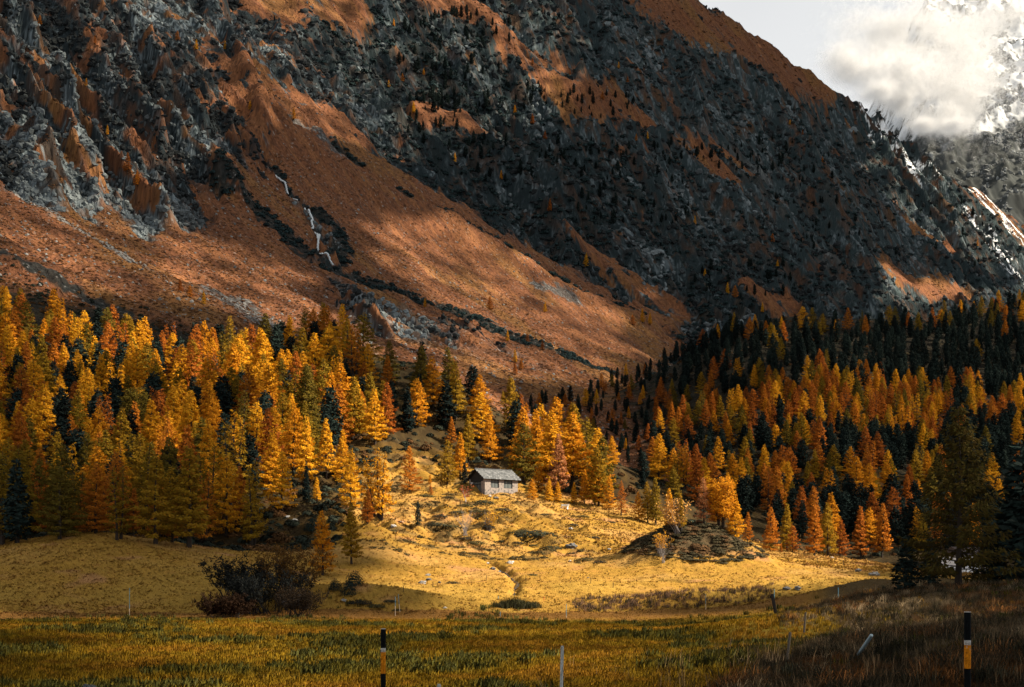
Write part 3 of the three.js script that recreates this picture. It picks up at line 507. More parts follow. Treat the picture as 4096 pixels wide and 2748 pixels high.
for (const [poly, tries, gap, [h0, h1], choose, where, group] of woods) {
  const xs = poly.map((p) => p[0]), ys = poly.map((p) => p[1]), x0 = Math.min(...xs), x1 = Math.max(...xs), y0 = Math.min(...ys), y1 = Math.max(...ys);
  for (let i = 0; i < tries; i++) {
    const px = lerp(x0, x1, TR()), py = lerp(y0, y1, TR()); if (!inside(poly, px, py)) continue;
    const p = hit(px, py, 185); if (!p || !clear(p[0], p[1], gap * (0.8 + 0.5 * TR()))) continue;
    placed.push(p); const tone = choose(px, py), k = (TR() * 3) | 0;
    candidates.push({ p, tone, k, h: lerp(h0, h1, TR()) * (tone === 'pine' ? 0.86 : 1), model: tone === 'pine' ? pines[(TR() * 3) | 0] : TR() < 0.12 ? twins[0] : larches[(TR() * 6) | 0], turn: TR() * 6.28, where: place(px, py, group) ?? where, group });
  }
}
// scattered trees high on the mountain
const slopeTrees = [];
const pineZones = [[[1850, 130], 240, 70, 60], [[1780, 260], 230, 70, 40], [[1950, 400], 300, 60, 70], [[1720, 480], 120, 100, 30], [[2380, 420], 160, 60, 30], [[1980, 640], 240, 90, 30], [[2350, 640], 200, 80, 40], [[2550, 800], 260, 130, 50], [[2900, 640], 120, 70, 20], [[3150, 640], 170, 90, 30], [[3300, 860], 260, 160, 40], [[3000, 1120], 240, 80, 30], [[3750, 950], 260, 180, 20], [[2740, 620], 140, 50, 24]];
for (const [[cx, cy], rx, ry, n] of pineZones) for (let i = 0; i < n; i++) { const a = TR() * 6.28, r = Math.sqrt(TR()); slopeTrees.push([cx + Math.cos(a) * r * rx, cy + Math.sin(a) * r * ry, 'pine', 7 + 6 * TR()]); }
for (const [px, py, h] of [[160, 100, 9], [380, 175, 7], [710, 165, 8], [785, 200, 8], [510, 690, 15], [550, 745, 12], [430, 540, 8], [900, 200, 7], [1175, 490, 9], [345, 345, 7], [1000, 440, 7], [1575, 105, 8], [1610, 330, 9], [1655, 455, 11], [1695, 300, 7], [1950, 450, 9], [2060, 460, 11], [2130, 500, 12], [1865, 620, 13], [1820, 650, 9], [1940, 715, 10], [2005, 720, 9], [2130, 260, 9], [2410, 400, 10], [2475, 275, 9], [2510, 330, 8], [2280, 310, 9], [2345, 1070, 13], [2180, 560, 10], [2200, 850, 12], [1555, 350, 7], [2545, 565, 9], [2590, 560, 10], [2650, 280, 9], [2780, 900, 11], [3090, 970, 11], [2820, 1110, 9], [3110, 1070, 9], [2910, 1180, 13], [2940, 1190, 12], [3210, 540, 8], [3160, 500, 8], [3290, 650, 9], [3910, 985, 10], [3980, 710, 9], [4040, 745, 8], [3050, 1250, 10], [2360, 820, 12], [1960, 1240, 9], [1700, 1230, 8], [2030, 1365, 9], [2110, 1370, 8], [2060, 1450, 10], [2085, 1480, 9], [2170, 1400, 8], [2570, 1290, 11], [2600, 1300, 10], [2530, 1300, 8], [720, 1170, 8], [760, 1190, 7], [815, 1220, 8], [2180, 1250, 8], [2060, 1500, 9]]) slopeTrees.push([px, py, TR() < 0.55 ? 'rust' : 'gold', h]);
for (const [px, py, tone, h] of slopeTrees) {
  const p = hit(px, py, 430); if (!p || !clear(p[0], p[1], 2.4)) continue;
  placed.push(p); const far = p[1] > 1000;
  candidates.push({ p, tone, k: (TR() * 3) | 0, h: h * (p[1] > 900 ? 1 : 0.72) * (tone === 'pine' ? 0.4 + 0.75 * TR() : 1), model: tone === 'pine' ? pines[(TR() * 3) | 0] : larches[(TR() * 6) | 0], turn: TR() * 6.28, where: py < 520 ? 'high on the rocky mountain face' : 'on the lower mountain slope', group: 'scattered trees on the mountain' });
}
candidates.sort((a, b) => b.h / b.p[1] - a.h / a.p[1]);
const used = { golden_larch: 0, rust_larch: 0, olive_larch: 0, stone_pine: 0 }, spare = [];
for (const c of candidates) {
  const kind = KINDS[c.tone];
  if (used[kind] < 300 - single.filter((s) => KINDS[s[3]] === kind).length) { used[kind]++; plant(c.model, c.tone, c.k, c.p[0], c.p[1], c.h, c.turn, `${SHADES[c.tone][c.k]} ${c.tone === 'pine' ? 'pine' : 'larch'} ${c.where}`, c.group, 1.08 + 0.34 * ((c.turn * 7) % 1)); } else spare.push(c);
}
{
  const paint = (g, c) => { const k = g.clone(), a = k.attributes.color; for (let i = 0; i < a.count; i++) a.setXYZ(i, a.getX(i) * c[0], a.getY(i) * c[1], a.getZ(i) * c[2]); return k; };
  for (const [name, model, list, label] of [['distant_pine_wood', pines[0], spare.filter((c) => c.tone === 'pine'), 'small dark conifers massed in the far parts of the woods'], ['distant_larch_wood', larches[0], spare.filter((c) => c.tone !== 'pine'), 'small larches massed in the far parts of the woods']]) {
    if (list.length) stuff(name, mergeGeometries([paint(model.trunk, [0.35, 0.5, 3]), model.crown]), mat(1, 1, 1, needles), list.map((c) => [c.p[0], ground(...c.p) - 0.1, -c.p[1], c.h / model.H, c.turn, ...LEAF[c.tone][c.k % LEAF[c.tone].length]]), label, 'trees');
  }
}
// ---------------------------------------------------------------- snowy mountain at the head of the valley
const peak = (x, d) => {
  const r = ridge(x * 0.0016 + 0.4, d * 0.0012, 5), base = 0.95 * (d - 3650) + 640 + 0.25 * (x - 1500) + 1.7 * Math.min(0, x - 0.295 * d);
  return base + 60 * (r - 0.4) + 46 * (ridge(x * 0.0045, d * 0.0045, 6) - 0.4) + 11 * fbm(x * 0.025, d * 0.025, 4);
};
{
  const rows = 420, cols = 300, g = sheet((t) => lerp(3450, 5300, t), rows, cols, 900, 2500, () => 1, peak, (x, d, y, c) => {
    const n = fbm(x * 0.006, d * 0.006, 4), f = fbm(x * 0.014 + 9, d * 0.01, 5, n2b);
    const s = 0.032 + 0.02 * f; c[0] = s; c[1] = s * 1.12; c[2] = s * 1.1;
    const white = ss(1380, 1650, y + 260 * n) * ss(-0.1, 0.06, 0.6 * f + 0.6 * fbm(x * 0.05, d * 0.05, 3) + 0.03 + 0.16 * ss(1300, 1900, y)); mix3(c, white, 0.5, 0.52, 0.54);
  });
  structure('snowy_mountain', g, mat(1, 1, 1, { vertexColors: true, roughness: 1 }));
}
{ // rock bands breaking through the snow
  const R = rng(808), items = [], g = new THREE.DodecahedronGeometry(1, 0), q = g.attributes.position; for (let i = 0; i < q.count; i++) { const k = 1 + 0.5 * n3(q.getX(i) * 1.4, q.getY(i) * 1.4, q.getZ(i) * 1.4); q.setXYZ(i, q.getX(i) * k, q.getY(i) * k, q.getZ(i) * k); } g.computeVertexNormals();
  for (let i = 0; i < 26000 && items.length < 4200; i++) { const d = lerp(3700, 5200, R()), x = lerp(0.29, 0.42, R()) * d, n = ridge(x * 0.006, d * 0.006, 4); if (n < 0.42 + 0.25 * R()) continue; const c = 0.07 + 0.1 * R() * R(); items.push([x, peak(x, d) - 2, -d, 3 + 7 * R() * R(), R() * 6.28, c, c * 1.08, c * 1.1, (R() - 0.5) * 2, 3 + 9 * R() * R()]); }
  stuff('snowfield_rocks', g, mat(1, 1, 1, { roughness: 1, flatShading: true }), items, 'dark rock bands breaking through the snow of the far mountain', 'rocks');
}
// ---------------------------------------------------------------- clouds
const CR = rng(4242);
const puffMat = mat(0.8, 0.8, 0.8, { roughness: 1, transmission: 0.1, specularIntensity: 0 });
{ // fine mist drifting in front of the snowy mountain: droplets clustered in lobes [px, py, distance, radius in px, aspect, how dense]
  const lobes = [[3700, 340, 4000, 120, 0.7, 1], [3800, 420, 3950, 100, 0.75, 1], [3740, 460, 3900, 80, 0.6, 0.9], [3560, 300, 3800, 120, 0.6, 1], [3440, 250, 3500, 100, 0.6, 1], [3860, 250, 4300, 100, 0.9, 1], [3830, 90, 4800, 130, 0.7, 1], [3650, 180, 4300, 150, 0.8, 1], [3830, 330, 4100, 80, 1, 1], [3640, 400, 3850, 80, 0.5, 1], [3500, 360, 3700, 60, 0.45, 0.8], [3830, 500, 3800, 55, 0.5, 0.8], [3920, 130, 4500, 70, 0.7, 0.8], [3690, 500, 3800, 45, 0.5, 0.7], [3940, 330, 4200, 50, 0.8, 0.5], [4040, 60, 5000, 90, 0.6, 0.8], [3960, 300, 4000, 230, 0.9, 0.2], [3560, 140, 4300, 170, 0.7, 0.5]];
  const items = [];
  for (const [px, py, d, r, asp, dense] of lobes) {
    const R = r * d / FOCAL, cx = U(px) * d, cy = EYE + V(py) * d, n = Math.round(46000 * dense * (r / 150) ** 2), gauss = () => (CR() + CR() + CR() + CR() - 2) * 0.95;
    for (let i = 0; i < n; i++) {
      const x = cx + gauss() * R * 1.15, y = cy + gauss() * R * asp * 1.15, z = -d + gauss() * R;
      if (CR() > 0.62 + 0.9 * n3(x * 0.006, y * 0.008, z * 0.004) + 0.5 * n3(x * 0.018, y * 0.02, z * 0.012)) continue;
      items.push([x, y, z, 0.8 + 0.5 * CR(), CR() * 6.28]);
    }
  }
  const droplets = (() => { const R = rng(99), s = new Soup(), gs = () => (R() + R() + R() + R() - 2) * 5.5; for (let i = 0; i < 16; i++) { const c = [gs(), gs(), gs()], v = [[1, 1, 1], [1, -1, -1], [-1, 1, -1], [-1, -1, 1]].map((k) => add(c, k, 0.2)); for (const [a, b, e] of [[0, 1, 2], [0, 3, 1], [0, 2, 3], [1, 3, 2]]) s.tri(v[a], v[b], v[e], unit(cross(add(v[b], v[a], -1), add(v[e], v[a], -1))), [1, 1, 1]); } return s.geometry(); })();
  stuff('cloud_mist', droplets, mat(0.75, 0.75, 0.75, { roughness: 1, specularIntensity: 0 }), items, 'white cloud drifting across the snowy mountain', 'cloud');
}
{ // broken cloud deck towards the sun, outside the frame: its gaps let the sun patches through
  const lit = [   // sunlit patches seen in the photograph: polygon, how open the cloud is above it
    [[[1400, 2455], [1270, 2290], [1340, 2100], [1400, 2030], [1400, 1760], [1850, 1560], [2520, 1800], [2760, 2030], [3100, 2150], [3660, 2180], [3690, 2370], [3300, 2410], [3000, 2430], [2300, 2462], [1500, 2462]], 1],
    [[[230, 1290], [700, 1400], [1080, 1450], [1290, 1580], [1560, 1720], [1500, 1990], [1250, 2110], [1040, 2010], [900, 1800], [600, 1690], [260, 1620], [110, 1430]], 1],
    [[[1130, 1200], [1500, 1230], [1560, 1460], [1250, 1480]], 0.75], [[[-300, 1000], [250, 1290], [150, 1600], [450, 1740], [850, 1760], [1040, 1980], [1250, 2120], [-300, 2120]], 0.16], [[[-600, 2465], [3000, 2445], [3350, 2560], [2700, 2860], [-600, 2860]], 0.5], [[[3000, 2400], [4400, 2370], [4400, 2860], [2700, 2860], [3350, 2560]], 0.36], [[[-300, -300], [2300, -300], [2300, 500], [1500, 620], [1050, 470], [880, 690], [560, 900], [-300, 560]], 0.1], [[[1480, 1400], [2000, 1520], [1900, 1640], [1480, 1760]], 0.35],
    [[[2600, 1500], [3750, 1180], [3750, 2240], [2750, 2090]], 0.22], [[[3750, 1180], [4300, 1080], [4300, 2300], [3750, 2240]], 0.12],
    [[[1430, 780], [1800, 880], [2300, 1140], [2640, 1350], [2000, 1330], [1700, 1190], [1450, 1020]], 0.33], [[[1500, 1200], [2650, 1380], [2500, 1560], [1900, 1540], [1400, 1330]], 0.36], [[[3480, 1040], [3900, 1150], [3860, 1230], [3500, 1180]], 0.9],
    [[[3400, 500], [4200, 850], [4200, 1150], [3700, 1000]], 0.5], [[[-100, 600], [700, 820], [1300, 1100], [1100, 1330], [-100, 1050]], 0.16],
  ];
  const openAt = (px, py) => { px += 45 * n2(px * 0.012, py * 0.012); py += 30 * n2b(px * 0.012, py * 0.012); let o = 0.04; for (const [poly, v] of lit) if (v > o && inside(poly, px, py)) o = v; return o; };
  const items = [];
  function deck(TOP, gap, X0, X1, D0, D1, dMin, dMax, fat) {
    for (let X = X0; X < X1; X += gap) for (let D = D0; D < D1; D += gap) {
      const x0 = X + (CR() - 0.5) * gap, d0 = D + (CR() - 0.5) * gap, y0 = TOP + gap * 2 * CR();
      let ok = false, x, y, d;
      const land = (x, d) => (d < 330 ? Math.max(plate(x, d), 0) : Math.max(plate(x, d), slopeBase(x, d))), step = dMax < 500 ? 8 : 16, go = (t) => { x = x0 - SUN.x * t; y = y0 - SUN.y * t; d = d0 + SUN.z * t; return y < 1050 && y < land(x, d); };
      for (let t = 150; t < 2600; t += step) { if (go(t)) { ok = true; let a = t - step, b = t; for (let k = 0; k < 5; k++) { const m = (a + b) / 2; if (go(m)) b = m; else a = m; } go(b); break; } if (y < -30) break; }
      if (!ok || d < dMin || d > dMax || Math.abs(x) > 0.6 * d + 60) continue;
      const k = Math.max(d, 12), o = openAt(2048 + x / k * FOCAL, HORIZON - (y - EYE) / k * FOCAL);
      if (o > 0.95) continue;
      if (o < 0.07) { if (CR() > o) items.push([x0, y0, -d0, gap * (fat + 0.35 * CR()), CR() * 6.28]); continue; }
      for (let i = 0; i < 9; i++) if ((((X / gap * 3 + i % 3) * 0.7549 + (D / gap * 3 + ((i / 3) | 0)) * 0.5698) % 1 + 1) % 1 > o) items.push([x0 + ((i % 3) - 1 + 0.6 * (CR() - 0.5)) * gap / 3, y0 + gap * CR(), -d0 + (((i / 3) | 0) - 1 + 0.6 * (CR() - 0.5)) * gap / 3, gap * (0.145 + 0.045 * CR()), CR() * 6.28]);   // thinner, ragged cloud
    }
  }
  deck(1320, 17, 350, 2600, 120, 3000, 455, 2900, 0.82);     // high cloud before the mountain
  deck(520, 8.5, 300, 1150, -120, 640, -60, 455, 0.82);      // lower cloud before the valley
  for (let X = -850; X < 210; X += 27) for (let D = -650; D < 400; D += 27) items.push([X + 16 * CR(), 540 + 40 * CR(), -(D + 16 * CR()), 19 + 10 * CR(), CR() * 6.28]);   // and on over the near field
  const g = new THREE.IcosahedronGeometry(1, 2), p = g.attributes.position;
  for (let i = 0; i < p.count; i++) { const k = 1 + 0.28 * n3(p.getX(i) * 2, p.getY(i) * 2, p.getZ(i) * 2); p.setXYZ(i, p.getX(i) * k, p.getY(i) * k * 0.8, p.getZ(i) * k); }
  g.computeVertexNormals();
  stuff('cloud_deck', g, puffMat, items, 'broken cloud above the valley towards the sun', 'cloud');
}
// ---------------------------------------------------------------- dwarf pine, heath and bushes
function bushShape(seed, n, leaf, flat) {
  const R = rng(seed), s = new Soup();
  for (let i = 0; i < n; i++) {
    const a = R() * 6.28, e = Math.asin(R()) , out = [Math.cos(a) * Math.cos(e), Math.sin(e), Math.sin(a) * Math.cos(e)], k = 0.7 + 0.35 * R(), at = [out[0] * k, out[1] * k * flat, out[2] * k];
    const nn = unit([out[0] + (R() - 0.5) * 0.9, out[1] + 0.25 + (R() - 0.5) * 0.6, out[2] + (R() - 0.5) * 0.9]); let ax = unit([R() - 0.5, R() * 0.8, R() - 0.5]); const dt = ax[0] * nn[0] + ax[1] * nn[1] + ax[2] * nn[2]; ax = unit(add(ax, nn, -dt));
    const b = 0.6 + 0.8 * R(); tuft(s, add(at, ax, -leaf * 0.5), ax, nn, leaf * (0.7 + 0.6 * R()), leaf * 0.75, [b, b, b], R);
  }
  return s.geometry();
}
const streamLine = trace([[1075, 690], [1120, 730], [1190, 790], [1215, 830], [1240, 870], [1262, 915], [1300, 945], [1312, 965], [1290, 985], [1270, 1008], [1275, 1030], [1310, 1060], [1330, 1072]]);
const dwarf = bushShape(900, 90, 0.5, 0.8), SH = rng(31337);
{
  const items = [];
  for (let i = 0; i < 130000 && items.length < 26000; i++) {
    const d = 560 * (2300 / 560) ** SH(), x = lerp(-0.4, 0.42, SH()) * d;
    const m = slopeMasks(x, d); if (SH() > m.shrub * 1.25 - 0.12) continue;
    if (d < 900 && toLine(x, d, streamLine)[0] < 5) continue;
    const y = ground(x, d), c = 0.7 + 0.8 * SH();
    items.push([x, y - 0.2, -d, (1.0 + 2.2 * SH() ** 2) * lerp(0.8, 1.5, ss(700, 1600, d)), SH() * 6.28, 0.014 * c, 0.024 * c, 0.025 * c]);
  }
  stuff('dwarf_pine_scrub', dwarf, mat(1, 1, 1, { vertexColors: true, roughness: 1, specularIntensity: 0.1 }), items, 'dark dwarf pine scrub covering the mountain slope and gullies', 'scrub');
}

{ // broken rock of the cliffs, grass clumps and stones on the fans
  const chunk = (seed) => { const g = new THREE.DodecahedronGeometry(1, 0), q = g.attributes.position; for (let i = 0; i < q.count; i++) { const x = q.getX(i), y = q.getY(i), z = q.getZ(i), k = 1 + 0.45 * n3(x * 1.3 + seed, y * 1.3, z * 1.3); q.setXYZ(i, x * k, y * k * 0.8, z * k * 0.75); } g.computeVertexNormals(); return g; };
  const rocks_ = [], clumps = [], stones = [];
  for (let i = 0; i < 230000 && rocks_.length < 44000; i++) {
    const d = i < 110000 ? 500 * (2350 / 500) ** SH() : lerp(500, 950, SH()), x = lerp(-0.4, 0.42, SH()) * d, m = slopeMasks(x, d);
    if (m.rock < 0.3 || SH() > m.rock * (1 - 0.7 * m.shrub)) { if (m.rock < 0.2 && m.shrub < 0.3 && clumps.length < 32000 && floorGrid(x, d) < slopeBase(x, d) + 4) { const k = 0.6 + 0.8 * SH(), r = SH(); if (r < 0.07) stones.push([x, ground(x, d), -d, 0.3 + 0.9 * SH() ** 3, SH() * 6.28, 0.17 * k, 0.17 * k, 0.165 * k]); else if (r < 0.8) clumps.push([x, ground(x, d) - 0.15, -d, (0.35 + 0.6 * SH() ** 2) * lerp(1, 2.6, ss(900, 2000, d)), SH() * 6.28, (r < 0.5 ? 0.15 : 0.08) * k, (r < 0.5 ? 0.066 : 0.04) * k, 0.025 * k, 0, (0.3 + 0.3 * SH()) * lerp(1, 2.2, ss(900, 2000, d))]); } continue; }
    const big = fbm(x * 0.008 + 40, d * 0.008, 3, n2b), tone = ss(0.05, 1.05, 1.3 * big + 0.5 * (SH() - 0.4) + 0.5 * fbm(m.t * 0.02, m.s * 0.008, 3) + 0.35 * ss(700, 560, m.s) * ss(900, 700, d)), c = lerp(0.016, 0.15, tone);
    rocks_.push([x, ground(x, d) - 0.3, -d, (0.7 + 2.2 * SH() ** 2) * lerp(1, 2, ss(800, 1600, d)), SH() * 6.28, c, c * 1.16, c * 1.22, (SH() - 0.5) * 2, (0.9 + 1.6 * SH()) * lerp(1, 2, ss(800, 1600, d))]);
  }
  const flat = mat(1, 1, 1, { roughness: 1, specularIntensity: 0.2, flatShading: true });
  stuff('cliff_rocks', chunk(3), flat, rocks_, 'broken grey rock all over the mountain cliffs', 'rocks');
  stuff('slope_tussocks', dwarf, mat(1, 1, 1, { vertexColors: true, roughness: 1, specularIntensity: 0.1 }), clumps, 'russet grass clumps dotting the mountain fans', 'grass');
  stuff('slope_stones', chunk(9), flat, stones, 'small pale stones strewn over the mountain fans', 'stones');
}
// ---------------------------------------------------------------- the stone hut
const box = (w, h, d, x, y, z) => new THREE.BoxGeometry(w, h, d).translate(x, y, z);
function jitterGeo(g, a, f, seed) { const p = g.attributes.position; for (let i = 0; i < p.count; i++) { const x = p.getX(i), y = p.getY(i), z = p.getZ(i); p.setXYZ(i, x + a * n3(x * f + seed, y * f, z * f), y + a * n3(x * f, y * f + seed, z * f), z + a * n3(x * f, y * f, z * f + seed)); } g.computeVertexNormals(); return g; }
function canvasMap(w, h, paint) { const d = new Uint8Array(w * h * 4); for (let j = 0; j < h; j++) for (let i = 0; i < w; i++) { const c = paint(i / w, j / h), o = (j * w + i) * 4; d[o] = clamp(c[0], 0, 255); d[o + 1] = clamp(c[1], 0, 255); d[o + 2] = clamp(c[2], 0, 255); d[o + 3] = 255; } const t = new THREE.DataTexture(d, w, h); t.colorSpace = THREE.SRGBColorSpace; t.magFilter = THREE.LinearFilter; t.wrapS = t.wrapT = THREE.RepeatWrapping; t.needsUpdate = true; return t; }
{
  const hut = new THREE.Group(); hut.name = numbered('stone_hut');
  tag(hut, 'small plastered stone hut with slate roof and boarded openings on the sunlit hilltop', 'hut');
  const L = 7.4, W = 5.2, Ht = 3.3, pitch = Math.tan(0.58), rise_ = pitch * (W / 2 + 0.45), turn = 0.62;
  const px = 1986, d = 259, cx = U(px) * d - 0.6, cd = d + 2.2;
  const y0 = EYE + V(1984) * 257.5;
  hut.position.set(cx, y0, -cd); hut.rotation.y = turn;
  // local axes: front wall faces +z, left gable faces -x
  const plaster = canvasMap(512, 256, (u, v) => { const x = u * 7.4, y = v * 3.3, n = fbm(x * 1.3, y * 1.3, 4), courses = Math.abs(((y * 6.5 + 0.35 * n2(x * 2, y * 2)) % 1) - 0.5), bare = ss(0.12, 0.42, n + 0.55 * (0.42 - v) + 0.25 * n2b(x * 4, y * 9)), f = n2(x * 14, y * 20) * 9; const st = courses > 0.4 || n2(x * 5.5, y * 7.5) > 0.55 ? 62 : 118 + 22 * n2(x * 4, y * 7); return [lerp(130, st * 0.75, bare) + f, lerp(121, st * 0.75, bare) + f, lerp(115, st * 0.75, bare) + f]; });
  const wallMat = mat(1, 1, 1, { map: plaster, bumpMap: plaster, bumpScale: 0.04 });
  const darkWood = mat(0.022, 0.022, 0.022), greyWood = [mat(0.075, 0.085, 0.085), mat(0.055, 0.063, 0.065), mat(0.10, 0.11, 0.108)], slateMats = [mat(0.085, 0.09, 0.094), mat(0.105, 0.11, 0.115), mat(0.065, 0.07, 0.074), mat(0.14, 0.145, 0.15)];
  // walls with real openings: piers, aprons and lintels
  const T = 0.45, f = [];
  const win = [[-2.35, -0.55], [0.55, 2.5]], wy0 = 1.55, wy1 = 3.05;   // two openings in the front
  const wallGeo = (w, h, dd, x, y, z) => { const g = new THREE.BoxGeometry(w, h, dd, Math.max(1, Math.round(w / 0.3)), Math.max(1, Math.round(h / 0.3)), 1).translate(x, y, z); const p = g.attributes.position, uv = g.attributes.uv, nn = g.attributes.normal; for (let i = 0; i < p.count; i++) uv.setXY(i, (Math.abs(nn.getZ(i)) > 0.5 ? p.getX(i) : p.getZ(i)) / 7.4 + 0.5, p.getY(i) / 3.3); return g; };
  const zF = W / 2 - T / 2;
  f.push(wallGeo(L, wy0 + 1.6, T, 0, (wy0 - 1.6) / 2, zF), wallGeo(L, Ht - wy1, T, 0, (Ht + wy1) / 2, zF));
  const cuts = [-L / 2, ...win.flat(), L / 2]; for (let i = 0; i < cuts.length; i += 2) f.push(wallGeo(cuts[i + 1] - cuts[i], wy1 - wy0, T, (cuts[i] + cuts[i + 1]) / 2, (wy0 + wy1) / 2, zF));
  part(hut, 'front_wall', mergeGeometries(f), wallMat);
  part(hut, 'back_wall', wallGeo(L, Ht + 1.6, T, 0, (Ht - 1.6) / 2, -zF), wallMat);
  part(hut, 'side_wall', wallGeo(T, Ht + 1.6, W - 2 * T, L / 2 - T / 2, (Ht - 1.6) / 2, 0), wallMat);
  // left gable: plastered corners, plank door between, dark boards above
  const xg = -L / 2 + T / 2, zi = W / 2 - T;
  part(hut, 'gable_wall', mergeGeometries([wallGeo(T, 2.9, 0.75, xg, -0.15 + 1.45 - 0.0, zi - 0.375), wallGeo(T, 2.9, 0.85, xg, 1.3, -zi + 0.425), wallGeo(T, 1.6, 2 * zi - 1.6, xg, -0.75 + 0.3, -0.05)]), wallMat);
  const whiteArch = part(hut, 'plaster_panel', box(0.06, 1.9, 0.62, -L / 2 - 0.032, 1.7, -zi + 0.5), mat(0.62, 0.58, 0.55)); whiteArch.userData.label = 'pale plaster panel beside the plank door';
  const door = new THREE.Group(); door.name = 'door'; hut.add(door);
  { const n = 9, z0 = -zi + 0.88, z1 = zi - 0.78, w = (z1 - z0) / n; for (let i = 0; i < n; i++) part(door, 'plank', box(0.05 + 0.01 * (i % 2), 2.1, w - 0.015, -L / 2 + 0.12 + 0.006 * (i % 3), 1.55, z0 + w * (i + 0.5)), greyWood[(i * 7) % 3]); part(door, 'rail', box(0.04, 0.12, z1 - z0, -L / 2 + 0.06, 2.2, (z0 + z1) / 2), darkWood); }
  const gable = new THREE.Group(); gable.name = 'gable_boarding'; hut.add(gable);
  for (const side of [-1, 1]) { const n = 12, bw = W / n; for (let i = 0; i < n; i++) { const z = -W / 2 + bw * (i + 0.5), h = pitch * (W / 2 - Math.abs(z)) + 0.62; part(gable, 'board', box(0.05, h, bw - 0.012, side * (L / 2 - 0.1 - 0.01 * (i % 2)), 2.7 + h / 2, z), darkWood); } }
  // boarded openings
  for (const [a, b] of win) {
    const s = new THREE.Group(); s.name = 'shutter'; hut.add(s); const n = 7, w = (b - a - 0.16) / n, z = W / 2 - 0.16;
    for (let i = 0; i < n; i++) part(s, 'plank', box(w - 0.014, wy1 - wy0 - 0.06, 0.04, a + 0.08 + w * (i + 0.5), (wy0 + wy1) / 2, z + 0.008 * (i % 2)), greyWood[(i * 5 + 1) % 3]);
    for (const [x0, x1, yy0, yy1] of [[a, a + 0.08, wy0, wy1], [b - 0.08, b, wy0, wy1], [a + 0.08, b - 0.08, wy1 - 0.08, wy1], [a + 0.08, b - 0.08, wy0, wy0 + 0.06]]) part(s, 'frame', box(x1 - x0, yy1 - yy0, 0.12, (x0 + x1) / 2, (yy0 + yy1) / 2, z + 0.02), darkWood);
  }
  // roof: two boarded planes, slates laid one by one, a ridge course
  const roof = new THREE.Group(); roof.name = 'roof'; hut.add(roof);
  const RL = L + 1.0, run = W / 2 + 0.45, len = Math.hypot(run, rise_), ang = Math.atan2(rise_, run), eaveY = Ht - 0.45 * pitch + 0.12;
  const slateGeo = [0, 1, 2, 3].map((k) => jitterGeo(new THREE.BoxGeometry(0.46, 0.035, 0.52, 2, 1, 2), 0.02, 3, k * 9)), SR = rng(5);
  for (const s of [1, -1]) {
    const plane = new THREE.Group(); plane.position.set(0, eaveY, s * run); plane.rotation.x = s * ang; // local: z towards the eave
    const m = part(roof, 'roof_boards', new THREE.BoxGeometry(RL - 0.05, 0.08, len).translate(0, -0.05, -s * len / 2).applyMatrix4(new THREE.Matrix4().compose(plane.position, new THREE.Quaternion().setFromEuler(plane.rotation), new THREE.Vector3(1, 1, 1))), darkWood);
    const M = new THREE.Matrix4().compose(plane.position, new THREE.Quaternion().setFromEuler(plane.rotation), new THREE.Vector3(1, 1, 1)), cols = s > 0 ? 21 : 12, rows = s > 0 ? 11 : 6, w = RL / cols, h = len / rows;
    for (let r = 0; r < rows; r++) for (let c = 0; c < cols; c++) {
      const sl = new THREE.Mesh(slateGeo[(SR() * 4) | 0], slateMats[SR() < 0.14 ? 3 : (SR() * 3) | 0]); sl.name = 'slate';
      const local = new THREE.Matrix4().compose(new THREE.Vector3(-RL / 2 + w * (c + 0.5 + (r % 2 ? 0.22 : -0.22)) + (SR() - 0.5) * 0.06, 0.03 + 0.02 * SR(), -s * (h * (r + 0.42) + (SR() - 0.5) * 0.05)), new THREE.Quaternion().setFromEuler(new THREE.Euler(s * 0.07 + (SR() - 0.5) * 0.05, (SR() - 0.5) * 0.14, (SR() - 0.5) * 0.05)), new THREE.Vector3(w / 0.46 * 0.98, 1, h / 0.52 * 1.3));
      sl.applyMatrix4(M.clone().multiply(local)); roof.add(sl);
    }
  }
  part(roof, 'ridge_course', jitterGeo(new THREE.BoxGeometry(RL, 0.1, 0.42, 24, 1, 2).translate(0, eaveY + rise_ + 0.06, 0), 0.03, 2.5, 3), slateMats[1]);
  put(hut);
}
// pale house that shows through the branches of the near dark larch
{
  const h = new THREE.Group(); h.name = numbered('white_house'); tag(h, 'whitewashed house mostly hidden behind the big dark larch', 'house');
  const d = 236, x = U(3862) * d, y = ground(x, d);
  h.position.set(x, y - 0.3, -d); h.rotation.y = 0.5;
  part(h, 'wall', box(6, 3.1, 5, 0, 1.55, 0), mat(0.72, 0.72, 0.72));
  const sh = new THREE.Shape([new THREE.Vector2(-2.9, 0), new THREE.Vector2(2.9, 0), new THREE.Vector2(0, 1.5)]);
  part(h, 'roof', new THREE.ExtrudeGeometry(sh, { depth: 6.6, bevelEnabled: false }).rotateY(Math.PI / 2).translate(-3.3, 3.1, 0), mat(0.06, 0.045, 0.04));
  part(h, 'window', box(0.9, 1, 0.06, -1.4, 1.7, 2.52), mat(0.03, 0.03, 0.035, { roughness: 0.2 })); part(h, 'door', box(1, 2, 0.06, 1.3, 1.0, 2.52), mat(0.05, 0.035, 0.025));
  put(h);
}
